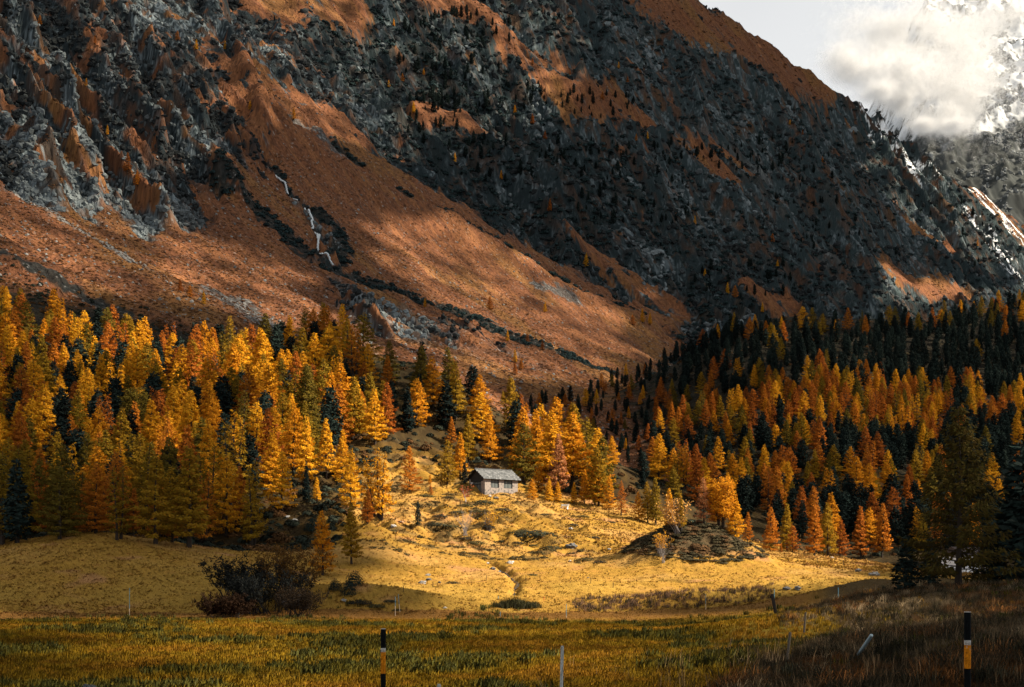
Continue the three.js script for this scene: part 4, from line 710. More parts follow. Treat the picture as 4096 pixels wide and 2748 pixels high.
// ---------------------------------------------------------------- snow poles, posts and stakes
const grime = canvasMap(128, 256, (u, v) => { const n = fbm(u * 6, v * 10, 4), k = 205 + 60 * n - (n2b(u * 30, v * 22) > 0.78 ? 70 : 0) - 40 * ss(0.1, 0.4, fbm(u * 3 + 7, v * 26, 3)); return [k, k * 0.985, k * 0.96]; });
const black = mat(0.006, 0.008, 0.010, { roughness: 0.8, specularIntensity: 0.1, map: grime }), white = mat(0.72, 0.74, 0.76, { roughness: 0.6, map: grime }), orange = mat(0.75, 0.26, 0.008, { roughness: 0.7, specularIntensity: 0.15, map: grime });
const rod = (r, h, y0, bevel = 0) => { const pts = [[0, 0], [r, 0], [r, h - bevel], [r - bevel, h], [0, h]].map(([a, b]) => new THREE.Vector2(a, b)); return new THREE.LatheGeometry(pts, 20).translate(0, y0, 0); };
function bandedPole(px, dia, width, top, marks, label) {
  const d = dia * FOCAL / width, x = U(px) * d, base = ground(x, d) - 0.3, y = (py) => EYE + V(py) * d - base, g = new THREE.Group(); g.name = numbered('snow_pole'); tag(g, label, 'pole', 'banded snow poles along the road');
  g.position.set(x, base, -d); const [w0, w1, o1] = marks.map(y), r = dia / 2, yt = y(top);
  part(g, 'lower_band', rod(r, o1, 0), black); part(g, 'orange_band', rod(r, w1 - o1, o1), orange); part(g, 'reflector_band', rod(r, w0 - w1, w1), white); part(g, 'upper_band', rod(r, yt - w0, w0, 0.008), black);
  const cap = part(g, 'cap', new THREE.CylinderGeometry(r * 0.97, r, 0.006, 20).translate(0, yt + 0.003, 0), white);
  return put(g);
}
bandedPole(1533, 0.07, 20.6, 2516, [2592, 2608, 2694], 'black, white and orange banded snow pole standing left of the white stake');
{ const g = bandedPole(3870, 0.07, 26.8, 2449, [2561, 2580, 2674], 'black, white and orange banded snow pole in the dry grass at the right'); const chip = mat(0.3, 0.24, 0.18); for (const [a, y] of [[-0.5, 2588], [0.45, 2596]]) { const d = 14.7; part(g, 'scuff', new THREE.CylinderGeometry(0.0355, 0.0355, 0.02, 6, 1, true, a - 0.15, 0.3).translate(0, EYE + V(y) * d - g.position.y, 0), chip); } }
function stake(name, p0, p1, r, material, label, category, group, split) {   // a round stake from the foot p0 to the head p1, [x, y, d]
  const a = new THREE.Vector3(p0[0], p0[1], -p0[2]), b = new THREE.Vector3(p1[0], p1[1], -p1[2]), l = a.distanceTo(b), g = new THREE.Group(); g.name = numbered(name); tag(g, label, category, group);
  g.position.copy(a); g.quaternion.setFromUnitVectors(new THREE.Vector3(0, 1, 0), b.clone().sub(a).normalize());
  const k = split ? split[0] * l : l;
  if (split) { part(g, 'shaft', rod(r, k, 0), material); part(g, 'painted_top', rod(r * 1.04, l - k, k, r * 0.3), split[1]); } else { part(g, 'shaft', rod(r, l - 0.012, 0, r * 0.25), material); part(g, 'end_face', new THREE.CylinderGeometry(r * 0.75, r * 0.8, 0.012, 14).translate(0, l - 0.006, 0), material); }
  return put(g);
}
const atPx = (px, py, d) => [U(px) * d, EYE + V(py) * d, d];
const plasticWhite = mat(0.56, 0.61, 0.64, { roughness: 0.5, map: grime });
stake('white_stake', [U(2238) * 23.4, ground(U(2238) * 23.4, 23.4) - 0.2, 23.4], atPx(2249, 2583, 23.4), 0.026, plasticWhite, 'white plastic stake leaning slightly in the middle foreground', 'stake');
stake('white_stake', [U(1690) * 21, ground(U(1690) * 21, 21) - 0.1, 21], atPx(1757, 2736, 21), 0.03, plasticWhite, 'tilted white stake end at the very bottom of the picture', 'stake');
stake('white_stake', atPx(3434, 2617, 44), atPx(3487, 2540, 43), 0.055, mat(0.26, 0.34, 0.37, { roughness: 0.5 }), 'pale blue pipe lying slanted in the dry grass', 'stake');
const oldWood = mat(0.085, 0.07, 0.055), rotWood = mat(0.03, 0.024, 0.02);
stake('wooden_post', atPx(3146, 2662, 47), atPx(3161, 2528, 47), 0.045, oldWood, 'thin weathered grey fence post in front of the tussocks', 'post');
stake('wooden_post', atPx(3106, 2468, 108), atPx(3088, 2376, 108), 0.13, rotWood, 'thick dark leaning fence post at the corner of the field', 'post');
stake('wooden_post', atPx(3216, 2530, 78), atPx(3223, 2448, 78), 0.055, oldWood, 'faint grey post between the field and the dry bank', 'post');
const blue = mat(0.10, 0.22, 0.28), red = mat(0.34, 0.03, 0.025), paleWood = mat(0.55, 0.42, 0.3);
const poles = [[518, 2352, 2470, 148, blue, 0.32, 'blue and white marker pole in front of the grassy mound'], [1581, 2387, 2468, 148, blue, 0.56, 'nearest blue topped pole of the small cluster left of the reeds'], [1600, 2376, 2452, 152, blue, 0.5, 'slightly bent blue topped pole of the small cluster'], [1618, 2378, 2441, 157, blue, 0.6, 'middle blue topped pole of the small cluster'], [1632, 2384, 2436, 158, blue, 0.55, 'slim blue topped pole beside the red one'], [1663, 2384, 2432, 160, red, 0.55, 'red topped pole at the right of the small cluster'], [1310, 2372, 2425, 162, red, 0.6, 'red topped pole standing alone near the dark bush'], [2265, 2416, 2470, 146, blue, 0.22, 'blue topped pole right of the dark reeds'], [2001, 2446, 2464, 147, blue, 0.05, 'short blue stub left of the dark reeds'], [2823, 2375, 2428, 150, blue, 0.4, 'grey blue pole before the dark bank'], [3097, 2357, 2410, 128, blue, 0.5, 'blue pole behind the leaning dark post'], [3353, 2350, 2375, 128, blue, 0.3, 'small blue pole at the dark grassy hump'], [1993, 2385, 2404, 166, blue, 0.2, 'distant blue pole beyond the reeds'], [2176, 2386, 2404, 164, red, 0.1, 'distant red pole on the lower meadow']];
for (const [px, top, base, d, m, k, label] of poles) stake('marker_pole', [U(px) * d, Math.min(EYE + V(base) * d, ground(U(px) * d, d)) - 0.1, d], atPx(px + (label.includes('bent') ? -7 : 0), top, d), 0.03, paleWood, label, 'pole', 'slim marker poles on the meadow', [k, m]);
const fences = [[1945, 2302, 'fence stake left of the brook'], [2103, 2301, 'fence stake first to the right of the brook'], [2160, 2303, 'fence stake second to the right of the brook'], [2280, 2313, 'fence stake third to the right of the brook'], [2362, 2313, 'fence stake fourth to the right of the brook'], [1731, 2330, 'fence stake among the small rocks on the lower meadow'], [1613, 2346, 'fence stake near the cluster of marker poles'], [2452, 2330, 'short fence stake left of the dark ditch'], [3270, 2232, 'fence stake beside the grassy step at the far meadow'], [3373, 2242, 'fence stake at the far end of the meadow'], [1972, 1998, 'thin stake in the heath below the hut'], [2308, 2024, 'stake beside the bench']];
for (const [px, top, label] of fences) { const p = hit(px, top + 20, 150); if (p) stake('fence_stake', [p[0], ground(...p) - 0.2, p[1]], [p[0] + 0.03, ground(...p) + 20 * p[1] / FOCAL + 0.05, p[1]], 0.035, rotWood, label, 'stake', 'old wooden fence stakes'); }
// bench and board walk on the hill
{
  const p = hit(2258, 2036, 200), b = new THREE.Group(); b.name = numbered('bench'); tag(b, 'small pale bench on the sunlit hill right of the hut', 'bench'); const m = mat(0.62, 0.6, 0.56);
  b.position.set(p[0], ground(...p) - 0.05, -p[1]); b.rotation.y = -0.5;
  part(b, 'seat', box(1.5, 0.07, 0.42, 0, 0.45, 0), m); part(b, 'backrest', box(1.5, 0.32, 0.06, 0, 0.8, -0.2).rotateX(-0.1), m); for (const x of [-0.6, 0.6]) { part(b, 'leg', box(0.1, 0.45, 0.4, x, 0.2, 0), m); part(b, 'back_post', box(0.07, 0.55, 0.06, x, 0.65, -0.17), m); } put(b);
  const q = hit(2250, 2047, 200), w = new THREE.Group(); w.name = numbered('board_walk'); tag(w, 'pale wooden boards laid slanting below the bench', 'boards'); w.position.set(q[0], 0, -q[1]);
  for (let i = 0; i < 3; i++) { const g = box(2.5, 0.06, 0.22, 0, 0, (i - 1) * 0.25), pm = part(w, 'plank', g, m), n = 1.2; const y1 = ground(q[0] - n, q[1] + 0.5), y2 = ground(q[0] + n, q[1] - 0.5); pm.position.y = (y1 + y2) / 2 + 0.16; pm.rotation.set(0.25, 0.35, Math.atan2(y2 - y1, 2.4)); } put(w);
}
// ---------------------------------------------------------------- rocks
const rockGeos = [0, 1, 2, 3].map((k) => { const g = new THREE.IcosahedronGeometry(1, 3), p = g.attributes.position; for (let i = 0; i < p.count; i++) { const x = p.getX(i), y = p.getY(i), z = p.getZ(i); let s = 1 + 0.35 * n3(x * 0.9 + k * 7, y * 0.9, z * 0.9) + 0.12 * n3(x * 3, y * 3 + k, z * 3); p.setXYZ(i, Math.round(x * s * 3.2) / 3.2 * 0.35 + x * s * 0.65, y * s * 0.62, z * s * 0.85); } g.computeVertexNormals(); return g; });
const rockTones = [mat(0.22, 0.21, 0.2), mat(0.38, 0.37, 0.36), mat(0.08, 0.08, 0.082), mat(0.13, 0.13, 0.13)];
const rocks = [[2042, 2253, 28, 1, 'flat white boulder in the middle of the sunlit meadow'], [2285, 2188, 46, 2, 'dark pointed boulder beside the juniper mounds'], [1690, 2333, 30, 0, 'flat rock at the left of the lower meadow'], [1716, 2320, 22, 2, 'dark rock above the flat one on the lower meadow'], [1712, 2302, 20, 0, 'grey rock highest of the small lower meadow group'], [1758, 2330, 14, 2, 'small dark rock right of the lower meadow group'], [2437, 2198, 14, 1, 'small pale stone on the path through the meadow'], [3432, 2284, 28, 3, 'low grey boulder at the end of the grassy step'], [3497, 2300, 38, 0, 'larger grey boulder near the dark larch on the meadow'], [3148, 2357, 30, 3, 'flat dark boulder at the front edge of the sunlit meadow'], [3190, 2355, 32, 3, 'lumpy dark boulder beside the flat one at the meadow edge'], [1952, 2254, 14, 1, 'white stone by the top of the brook'], [1972, 2276, 24, 3, 'grey stones lying in the brook bed'], [1996, 2288, 14, 3, 'small grey stone lower in the brook bed'], [2280, 2244, 12, 1, 'pale slab in the grass below the dark boulder'], [1180, 2085, 32, 0, 'large pale boulder on the rough slope left of the meadow'], [1150, 2068, 18, 1, 'white block above the large pale boulder'], [1165, 2420, 80, 3, 'big grey boulder behind the twigs of the dark bush'], [1205, 2390, 50, 0, 'upper grey boulder in the dark bush'], [1780, 2433, 18, 1, 'white stone lying on the near edge of the lower meadow'], [1574, 2105, 20, 1, 'white stones under the big golden clump'], [1606, 2090, 16, 0, 'grey stone near the small dark fir'], [2283, 2115, 16, 1, 'pale stone high on the right part of the hill'], [2352, 2312, 10, 3, 'tiny stone by the fence on the lower meadow'], [1960, 1986, 14, 1, 'white stone left below the hut corner'], [1985, 1994, 20, 3, 'grey rock outcrop below the hut front'], [1375, 2404, 26, 0, 'pale rock at the foot of the shaded slope'], [3328, 2232, 16, 0, 'small rock on the edge of the far meadow']];
for (const [px, py, size, k, label] of rocks) { const p = hit(px, py, 140); if (!p) continue; const r = size * p[1] / FOCAL / 2, m = new THREE.Mesh(rockGeos[(px * 7) % 4], rockTones[k]); m.name = numbered('boulder'); m.position.set(p[0], ground(...p) + r * 0.15, -p[1]); m.scale.set(r, r * 0.9, r); m.rotation.y = px; tag(m, label, 'rock', 'rocks on the meadow'); put(m); }
{ const d = 44, x = U(355) * d, m = new THREE.Mesh(rockGeos[1], mat(0.02, 0.024, 0.03)); m.name = numbered('boulder'); m.position.set(x, EYE + V(2748) * d - 0.02, -d); m.scale.set(0.2, 0.17, 0.2); tag(m, 'black stone at the bottom edge on the left', 'rock', 'rocks on the meadow'); put(m); }
// slabs and stones along the brook, each foaming step a strip of water
{ const w = []; for (let i = 0; i + 1 < brook.length; i++) w.push(brook[i]); const pts = w.map(([x, d]) => new THREE.Vector3(x, ground(x, d) + 0.12, -d)), g = new THREE.TubeGeometry(new THREE.CatmullRomCurve3(pts), 60, 0.2, 6); const p = g.attributes.position; for (let i = 0; i < p.count; i++) p.setXYZ(i, p.getX(i) + 0.2 * n2(p.getZ(i) * 1.3, i * 0.01), p.getY(i) - 0.05, p.getZ(i)); structure('brook_water', g, mat(0.03, 0.034, 0.038, { roughness: 0.15, specularIntensity: 0.6 })); }
{ const pts = streamLine.map(([x, d], i) => new THREE.Vector3(x + 1.2 * Math.sin(i * 2.1), 0, -d)), curve = new THREE.CatmullRomCurve3(pts), n = 420, ps = []; for (let i = 0; i <= n; i++) { const q = curve.getPoint(i / n); q.x += 0.7 * n2(i * 0.07, 3); let y = -1e9; for (const a of [-0.8, 0, 0.8]) for (const b of [-0.8, 0, 0.8]) y = Math.max(y, ground(q.x + a, -q.z + b)); q.y = y + 0.25; ps.push(q); } const g = new THREE.TubeGeometry(new THREE.CatmullRomCurve3(ps), 900, 0.62, 5), p = g.attributes.position; for (let i = 0; i < p.count; i++) { const k = (i / 6) | 0; p.setX(i, p.getX(i) + 0.35 * n2(k * 0.21, 3)); p.setY(i, p.getY(i) + 0.15 * n2(k * 0.3, 8)); } structure('mountain_stream', g, mat(0.5, 0.54, 0.56, { roughness: 0.4 })); }
// ---------------------------------------------------------------- bushes
function twiggy(seed, o) {   // a shrub of thin stems with some leaves
  const R = rng(seed), w = new Soup(), l = new Soup();
  for (let i = 0; i < o.stems; i++) {
    const a = R() * 6.28, lean = o.lean * Math.sqrt(R()); let p = [(R() - 0.5) * o.foot, 0, (R() - 0.5) * o.foot], dir = unit([Math.cos(a) * lean, 1, Math.sin(a) * lean]), r = o.r;
    for (let k = 0; k < 5; k++) {
      const q = add(p, dir, o.h / 5 * (0.75 + 0.5 * R())); limb(w, p, q, r, r * 0.7, 3, o.bark); r *= 0.7;
      for (let b = 0; b < o.side && k > 0; b++) { const e = unit([dir[0] + (R() - 0.5) * 1.8, dir[1] * 0.7 + (R() - 0.3) * 0.6, dir[2] + (R() - 0.5) * 1.8]), t = add(q, e, o.h * 0.17 * (0.6 + 0.8 * R())); limb(w, q, t, r * 0.6, 0.002, 3, o.bark); for (let f = 0; f < o.leaves; f++) { const n = unit([R() - 0.5, R() - 0.2, R() - 0.5]), ax = unit(cross(n, [R() - 0.5, R() - 0.5, R() - 0.5])), at = add(q, e, o.h * 0.19 * R()), c = 0.7 + 0.6 * R(); tuft(l, add(at, [R() - 0.5, R() - 0.5, R() - 0.5], 0.16), ax, n, o.leaf * (0.7 + 0.6 * R()), o.leaf * 0.7, [c, c, c], R); } }
      p = q; dir = unit(add(dir, [R() - 0.5, (R() - 0.4) * 0.4, R() - 0.5], 0.5));
    }
  }
  return { wood: w.geometry(), leaf: l.p.length ? l.geometry() : null };
}
function shrub(name, shape, leafMat, x, d, scale, turn, label, category, group, lift = 0) {
  const g = new THREE.Group(); g.name = numbered(name); part(g, 'stems', shape.wood, barkMat); if (shape.leaf) part(g, 'foliage', shape.leaf, leafMat);
  g.position.set(x, ground(x, d) - 0.1 + lift, -d); g.scale.setScalar(scale); g.rotation.y = turn; tag(g, label, category, group); return put(g);
}
const soft = (r, g, b) => mat(r, g, b, { ...needles, transmission: 0.25 });
const GREYBARK = [0.16, 0.14, 0.135], DARKBARK = [0.02, 0.018, 0.018];
const bareBush = twiggy(61, { stems: 16, h: 3.4, lean: 0.5, foot: 0.7, r: 0.045, side: 4, leaves: 0, leaf: 0.2, bark: GREYBARK }), leafyBush = twiggy(62, { stems: 14, h: 3, lean: 0.7, foot: 0.6, r: 0.04, side: 4, leaves: 3, leaf: 0.2, bark: GREYBARK }), bigBush = twiggy(63, { stems: 44, h: 6.2, lean: 0.75, foot: 3.6, r: 0.06, side: 5, leaves: 4, leaf: 0.26, bark: DARKBARK }), darkTwigs = twiggy(64, { stems: 70, h: 4.6, lean: 1.0, foot: 4.5, r: 0.05, side: 6, leaves: 3, leaf: 0.26, bark: [0.012, 0.013, 0.016] }), rowan = twiggy(65, { stems: 5, h: 2.6, lean: 0.5, foot: 0.2, r: 0.05, side: 4, leaves: 5, leaf: 0.16, bark: [0.3, 0.27, 0.25] });
const one = (px, py, from = 140) => hit(px, py, from) ?? [0, 200];
{ const p = one(1858, 2140); shrub('bare_shrub', bareBush, null, ...p, 1.15, 0.4, 'leafless grey shrub with upright twigs on the rough meadow', 'shrub'); }
{ const p = one(1957, 2126); shrub('birch_shrub', { wood: bareBush.wood, leaf: leafyBush.leaf }, soft(0.5, 0.26, 0.02), ...p, 0.95, 2.2, 'thin shrub with a few yellow leaves right of the leafless one', 'shrub'); }
{ const p = one(1862, 2008); shrub('rowan_shrub', rowan, soft(0.36, 0.09, 0.03), ...p, 1.05, 1, 'reddish little tree with a pale slanting stem below the hut gable', 'shrub'); }
{ const p = one(2636, 2215); shrub('yellow_bush', leafyBush, soft(0.5, 0.24, 0.02), ...p, 0.85, 0, 'yellow leaved bush on the left flank of the heath knoll', 'bush'); }
{ const p = one(2655, 2250); shrub('bare_shrub', bareBush, null, ...p, 0.8, 3, 'grey leafless bush in front of the yellow one at the knoll', 'bush'); }
{ const p = one(2717, 2135); shrub('yellow_bush', leafyBush, soft(0.42, 0.22, 0.06), ...p, 1.5, 4, 'pale round leafy bush behind the left end of the heath knoll', 'bush'); }
{ const d = 147; shrub('thicket_bush', bigBush, soft(0.11, 0.055, 0.014), U(1165) * 156, 156, 0.95, 0.3, 'tall dim bush with brown orange leaves at the end of the mound', 'bush'); shrub('thicket_bush', darkTwigs, soft(0.02, 0.022, 0.02), U(1060) * 152, 152, 0.95, 2, 'black tangled bush in front of the mound', 'bush'); shrub('thicket_bush', darkTwigs, soft(0.03, 0.02, 0.012), U(1180) * d, d, 0.62, 4, 'low tangle of dark twigs over grey boulders', 'bush'); shrub('thicket_bush', twiggy(66, { stems: 70, h: 3.0, lean: 1.5, foot: 3.8, r: 0.03, side: 6, leaves: 6, leaf: 0.26, bark: DARKBARK }), soft(0.03, 0.016, 0.009), U(900) * d, d, 0.75, 5, 'low reddish brown bush left of the black tangled one', 'bush'); shrub('thicket_bush', darkTwigs, soft(0.014, 0.015, 0.013), U(960) * 158, 158, 0.95, 3, 'dark low bush lying on the slope of the mound', 'bush'); }
for (const [px, py, s, label] of [[1418, 2335, 38, 'dark round pine bush at the left edge of the meadow'], [1340, 2355, 30, 'dark low bush below the dull golden larch'], [1395, 2375, 36, 'dark bush below the round pine bush'], [1250, 2120, 36, 'black green bush on the rough slope by the pale boulder']]) { const p = one(px, py), r = s * p[1] / FOCAL, g = new THREE.Mesh(bushShape(930 + px, 700, 0.16, 1.25), leafMats.pine[1]); g.name = numbered('pine_bush'); g.position.set(p[0], ground(...p) - 0.2, -p[1]); g.scale.set(r, r * 1.25, r); tag(g, label, 'bush'); put(g); }
// low juniper mounds on the hill
const juniper = bushShape(910, 420, 0.17, 0.55), juniperMats = [soft(0.035, 0.036, 0.022), soft(0.05, 0.045, 0.02), soft(0.028, 0.026, 0.02)];
const mounds = [[2140, 2140, 85, 'largest dark juniper mat on the middle of the hill'], [2080, 2130, 50, 'dark juniper left part of the largest mat'], [2372, 2152, 32, 'round juniper mound on the right part of the hill'], [2205, 2192, 42, 'flat juniper mound left of the dark boulder'], [2132, 2182, 22, 'small juniper cushion left of the flat one'], [2070, 2172, 28, 'juniper cushion in the row below the largest mat'], [2010, 2166, 25, 'leftmost juniper cushion in the row below the largest mat'], [1905, 2172, 40, 'dark juniper under the leafless shrub'], [1868, 2155, 32, 'dark juniper left of the leafless shrub foot'], [1930, 2010, 44, 'long dark heath cushion below the hut'], [1860, 2022, 36, 'dark heath cushion below the reddish tree'], [2010, 2040, 40, 'right end of the dark heath strip below the hut'], [1830, 2050, 36, 'left end of the dark heath strip below the hut'], [1905, 2046, 38, 'middle of the dark heath strip below the hut'], [1760, 2065, 34, 'dark cushion near the small fir'], [1745, 2100, 44, 'wide dark cushion above the meadow hollow'], [1800, 2105, 32, 'dark cushion in the hollow of the meadow'], [1950, 2108, 30, 'dark cushion behind the yellow leaved shrub'], [2180, 2060, 30, 'dark cushion right of the largest mat'], [2330, 2066, 26, 'dark cushion below the bench'], [2290, 2100, 28, 'cushion above the round juniper mound'], [2440, 2090, 24, 'cushion on the right shoulder of the hill'], [2340, 2240, 40, 'brown heath cushion below the dark boulder'], [2400, 2250, 36, 'right brown heath cushion below the dark boulder'], [2290, 2215, 28, 'heath cushion just below the dark boulder'], [1700, 1985, 36, 'dark cushion under the tiny saplings'], [1790, 1990, 26, 'dark cushion left below the hut'], [1590, 2440, 24, 'low dark bush by the marker poles'], [1500, 2425, 40, 'dark bush at the foot of the shaded slope'], [1440, 2410, 50, 'widest dark bush at the foot of the shaded slope'], [1560, 2405, 30, 'dark bush above the marker poles'], [2130, 2300, 22, 'small dark cushion right of the brook'], [1810, 2332, 30, 'dark streak of rushes on the lower meadow']];
mounds.forEach(([px, py, s, label], i) => { const p = one(px, py, 150), r = s * p[1] / FOCAL, m = new THREE.Mesh(juniper, juniperMats[i % 3]); m.name = numbered('juniper_mound'); m.position.set(p[0], ground(...p) - r * 0.12, -p[1]); m.scale.set(r * 1.15, r * 0.62, r); m.rotation.y = i; tag(m, label, 'bush', 'low dark cushions on the hill'); put(m); });
// big dim larch close by on the right, and its dark neighbours
{
  const near = conifer(777, { ...LARCH, height: 13.7, branches: 96, spread: 0.31, bare: 0.06, profile: (t) => (1 - t) ** 1.0 * (0.8 + 0.2 * ss(0, 0.2, t)) + 0.03, tufts: 34, leaf: 0.42, width: 0.34, fan: 0.3, sag: 0.2, tip: 0.18, upLow: 0.02, upHigh: 0.75, thick: 0.5 });
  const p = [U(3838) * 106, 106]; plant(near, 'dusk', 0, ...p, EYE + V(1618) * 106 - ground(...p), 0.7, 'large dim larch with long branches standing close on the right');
  const small = [[3625, 2140, 110, 'pine', 'small dark spruce at the left foot of the large dim larch'], [4085, 1770, 120, 'pine', 'dark conifer at the right picture edge beside the large dim larch'], [3960, 2080, 122, 'pine', 'dark conifer half hidden right behind the large dim larch'], [3720, 2150, 121, 'pine', 'dark conifer half hidden left behind the large dim larch']];
  for (const [px, top, d, tone, label] of small) { const x = U(px) * d; plant(pines[1], tone, 1, x, d, EYE + V(top) * d - ground(x, d), 1, label, null, 1.5); }
}
{ const p = one(1856, 1962, 200), d = p[1] + 4, x = U(1858) * d; plant(pines[1], 'pine', 0, x, d, EYE + V(1848) * d - ground(x, d), 2, 'dark spruce right against the gable of the hut', null, 1.1); }

// ---------------------------------------------------------------- grass
function blades(seed, n, h, w, lean, droop) {
  const R = rng(seed), s = new Soup();
  for (let i = 0; i < n; i++) {
    const a = R() * 6.28, l = h * (0.55 + 0.6 * R()), k = lean * (0.3 + R()), o = [(R() - 0.5) * h * 0.7, 0, (R() - 0.5) * h * 0.7], dir = [Math.cos(a), 0, Math.sin(a)], sd = [-dir[2] * w, 0, dir[0] * w], mid = [o[0] + dir[0] * k * l * 0.4, l * 0.62, o[2] + dir[2] * k * l * 0.4], tip = [o[0] + dir[0] * k * l, l * (1 - droop * R()), o[2] + dir[2] * k * l], nn = unit([dir[0] * 0.5 + (R() - 0.5) * 0.5, 0.9, dir[2] * 0.5 + (R() - 0.5) * 0.5]), c = 0.7 + 0.6 * R(), col = [c, c, c];
    s.tri(add(o, sd), add(o, sd, -1), add(mid, sd, 0.7), nn, col); s.tri(add(o, sd, -1), add(mid, sd, -0.7), add(mid, sd, 0.7), nn, col); s.tri(add(mid, sd, 0.7), add(mid, sd, -0.7), tip, nn, col);
  }
  return s.geometry();
}
const GR = rng(2718), bladeMat = mat(1, 1, 1, { vertexColors: true, transmission: 0.25, roughness: 1, specularIntensity: 0.1, side: THREE.DoubleSide });
const bankAt = (x, d) => ss(-1.5, 2.5, x - bankEdge(d) + 2 * n2(x * 0.2, d * 0.1));
{ // mown field
  const items = [], g = blades(1, 9, 0.26, 0.016, 0.5, 0.3);
  for (let i = 0; i < 95000; i++) {
    const d = 42 * (156 / 42) ** GR(), x = lerp(-0.41, 0.41, GR()) * d; if (GR() < bankAt(x, d) * 0.85) continue;
    const n = fbm(x * 0.06, d * 0.05, 3), m = fbm(x * 0.5, d * 0.25, 3, n2b), wet = ss(0.05, 0.35, n + 0.4 * m), dry = ss(0.05, 0.4, -n + 0.5 * m), k = 0.75 + 0.5 * GR();
    const c = [0.2, 0.118, 0.006]; mix3(c, wet, 0.115, 0.092, 0.011); mix3(c, dry * 0.8, 0.26, 0.12, 0.009); mix3(c, ss(134, 146, d + 8 * m), 0.24, 0.118, 0.02);
    items.push([x, ground(x, d) - 0.03, -d, (0.75 + 0.6 * GR()) * (1 + 0.5 * wet) * lerp(1, 0.55, ss(132, 146, d)), GR() * 6.28, c[0] * k, c[1] * k, c[2] * k]);
    if (wet > 0.6 && n2(x * 0.8, d * 0.35) > 0.45) items.push([x, ground(x, d) - 0.03, -d, 1.7 + GR(), GR() * 6.28, 0.06 * k, 0.058 * k, 0.012 * k]);
  }
  stuff('field_grass', g, bladeMat, items, 'short olive and orange grass of the flat field', 'grass');
}
{ // withered grass of the bank: a low mat, and tussocks with long bent blades
  const tone = (x, d, k) => { const n = fbm(x * 0.13, d * 0.09, 3), m = fbm(x * 0.7, d * 0.35, 3, n2b), c = [0.11, 0.073, 0.04]; mix3(c, ss(0.12, 0.35, n + 0.2 * m), 0.25, 0.1, 0.027); mix3(c, ss(0.02, 0.3, m), 0.038, 0.038, 0.023); mix3(c, ss(0.12, 0.4, -n - 0.3 * m), 0.26, 0.19, 0.11); return [c[0] * k, c[1] * k, c[2] * k]; };
  const mat_ = [], tall = [];
  for (let i = 0; i < 46000; i++) {
    const d = 34 * (140 / 34) ** GR(), x = lerp(0.06, 0.42, GR()) * d; if (GR() > bankAt(x, d)) continue;
    mat_.push([x, ground(x, d) - 0.05, -d, 0.5 + 0.7 * GR(), GR() * 6.28, ...tone(x, d, 0.6 + 0.6 * GR())]);
  }
  for (let i = 0; i < 9000; i++) {
    const d = 36 * (135 / 36) ** GR(), x = lerp(0.06, 0.42, GR()) * d; if (GR() > bankAt(x, d) || n2(x * 0.4, d * 0.25) < 0.1 + 0.4 * (GR() - 0.5)) continue;
    const dark = n2b(x * 0.5, d * 0.4) > 0.2, k = 0.7 + 0.9 * GR();
    tall.push([x, ground(x, d) - 0.08, -d, 0.6 + 0.75 * GR(), GR() * 6.28, ...(dark ? [0.03 * k, 0.028 * k, 0.016 * k] : tone(x + 3, d, 1.5 * k))]);
  }
  stuff('bank_grass', blades(2, 14, 0.42, 0.011, 1.1, 0.7), bladeMat, mat_, 'withered low grass matted on the bank at the right', 'grass');
  stuff('bank_tussocks', blades(22, 30, 0.8, 0.009, 1.2, 0.85), bladeMat, tall, 'rough tussocks with long bent blades on the bank at the right', 'grass');
}
{ // tussocks of the sunlit hill, the mound and the woods' edges
  const items = [], g = blades(3, 8, 0.34, 0.035, 0.9, 0.6);
  for (let i = 0; i < 150000; i++) {
    const d = 150 * (300 / 150) ** GR(), x = lerp(-0.40, 0.40, GR()) * d, c = [0, 0, 0];
    const wood = Math.max(ss(-30, -40, x) * ss(206, 214, d), ss(268, 285, d + 0.25 * x)); if (GR() < wood * 0.75) continue;
    const clump = fbm(x * 0.35, d * 0.5, 2), wild = Math.max(ss(-30, -45, x), ss(208, 222, d)); if (GR() > 0.3 + 0.4 * wild + 0.6 * clump) continue;
    const y = ground(x, d); meadowColor(x, d, y, c); const k = 1.0 + 0.5 * GR(), hue = GR();
    items.push([x, y - 0.03, -d, (0.35 + 0.55 * GR() * (0.8 + clump)) * (1 + 0.7 * ss(200, 214, d) * ss(-50, -20, x)), GR() * 6.28, c[0] * k * 1.08, c[1] * k * (0.9 + 0.22 * hue), c[2] * k]);
  }
  stuff('meadow_grass', g, bladeMat, items, 'dry yellow tussock grass on the sunlit hill and the mound', 'grass');
}
{ // heath on the rough parts of the hill
  const items = [];
  for (let i = 0; i < 14000; i++) { const d = lerp(203, 268, GR()), x = lerp(-38, 30, GR()); const m = fbm(x * 0.1 + 20, d * 0.17, 3) + 0.5 * n2b(x * 0.3, d * 0.45) - 0.05 - 0.6 * ss(0, 18, x + 0.25 * (d - 230)); if (m < 0.25 + 0.4 * GR()) continue; const k = 0.6 + 0.9 * GR(); items.push([x, ground(x, d) - 0.1, -d, 0.22 + 0.42 * GR(), GR() * 6.28, 0.05 * k, 0.038 * k, 0.016 * k]); }
  stuff('hill_heath', bushShape(921, 60, 0.42, 0.6), mat(1, 1, 1, { vertexColors: true, roughness: 1, specularIntensity: 0.1 }), items, 'low dark heath patches on the rough part of the hill', 'heath');
}
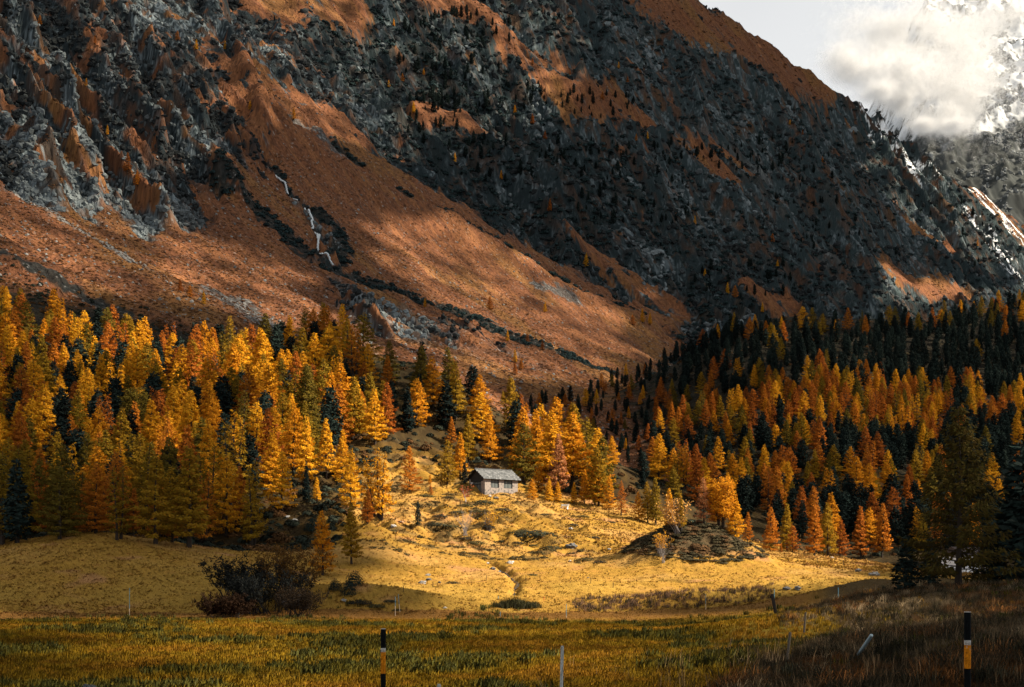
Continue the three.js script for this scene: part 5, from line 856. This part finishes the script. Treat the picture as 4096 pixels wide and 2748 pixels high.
{ // heath on the knoll
  const items = [];
  for (let i = 0; i < 1900; i++) { const a = GR() * 6.28, r = Math.sqrt(GR()), x = KNOLL[0] - 1.5 + Math.cos(a) * r * 10.5, d = KNOLL[1] - 1 + Math.sin(a) * r * 8.5; if (n2(x * 0.3, d * 0.5) + 0.4 - ss(2, 10, x - KNOLL[0]) * 0.6 < GR() * 0.9 - 0.3) continue; const k = 0.75 + 0.5 * GR(), rusty = n2b(x * 0.35, d * 0.35) > 0.35; items.push([x, ground(x, d) - 0.1, -d, 0.4 + 0.5 * GR(), GR() * 6.28, (rusty ? 0.08 : 0.045) * k, (rusty ? 0.045 : 0.038) * k, 0.021 * k, 0, 0.22 + 0.3 * GR()]); }
  stuff('knoll_heath', bushShape(920, 70, 0.42, 0.6), mat(1, 1, 1, { vertexColors: true, roughness: 1, specularIntensity: 0.1 }), items, 'dark heath covering the small knoll', 'heath');
}
{ // undergrowth below the woods
  const items = [];
  for (let i = 0; i < 42000 && items.length < 15000; i++) { const d = 205 * (860 / 205) ** GR(), x = lerp(-0.42, 0.42, GR()) * d; if (d < 272 - 0.25 * x && x > -26) continue; if (d > 520 && x < 40) continue; if (x > 30 && d < 318) continue; const n = n2(x * 0.05, d * 0.05); if (GR() > 0.6 + 0.4 * n) continue; const k = 0.5 + GR(), warm = n2b(x * 0.09, d * 0.09) > 0.3; items.push([x, ground(x, d) - 0.2, -d, 0.5 + 1.1 * GR() * GR(), GR() * 6.28, (warm ? 0.07 : 0.018) * k, (warm ? 0.035 : 0.022) * k, (warm ? 0.014 : 0.016) * k]); }
  stuff('undergrowth', dwarf, mat(1, 1, 1, { vertexColors: true, roughness: 1, specularIntensity: 0.1 }), items, 'low dark undergrowth between the trees', 'undergrowth');
}
{ // reeds: the dark clump on the lower meadow and the strip along the bank
  const items = [], g = blades(4, 14, 0.8, 0.02, 0.35, 0.25);
  for (let i = 0; i < 420; i++) { const a = (GR() + GR() - 1), px = 2065 + a * 110, d = 157 + (GR() - 0.5) * 3, x = U(px) * d, k = 0.6 + 0.8 * GR(); items.push([x, ground(x, d) - 0.05, -d, (0.6 + 0.8 * GR()) * (1.15 - 0.6 * Math.abs(a)), GR() * 6.28, 0.03 * k, 0.028 * k, 0.01 * k]); }
  for (let i = 0; i < 1500; i++) { const px = 2290 + 800 * GR(), d = 157.5 + (GR() + GR() - 1) * 6 + (px - 2330) * 0.002; if (GR() > 0.55 + 0.8 * n2(px * 0.012, d * 0.3)) continue; const x = U(px) * d, k = 0.5 + GR(), pale = GR() < 0.6; items.push([x, ground(x, d) - 0.05, -d, 0.4 + 0.6 * GR(), GR() * 6.28, (pale ? 0.15 : 0.022) * k, (pale ? 0.085 : 0.02) * k, (pale ? 0.05 : 0.012) * k]); }
  stuff('reeds', g, bladeMat, items, 'dark reeds and pale stalks along the far edge of the field', 'reeds');
}
{ // tall single stalks and seed heads near the camera
  const g = blades(5, 5, 1.0, 0.006, 0.5, 0.15), items = [];
  for (let i = 0; i < 700; i++) { const px = lerp(1900, 4090, GR() ** 0.6), d = 24 + 34 * GR(), x = U(px) * d; if (px < 2650 && GR() < 0.75) continue; const k = 0.5 + GR(), pale = GR() < 0.4; items.push([x, ground(x, d) - 0.05, -d, 0.6 + 0.6 * GR(), GR() * 6.28, (pale ? 0.22 : 0.03) * k, (pale ? 0.14 : 0.025) * k, (pale ? 0.07 : 0.012) * k]); }
  stuff('dry_stalks', g, bladeMat, items, 'thin dry stalks rising in the foreground', 'stalks');
}
renderer.render(scene, camera);
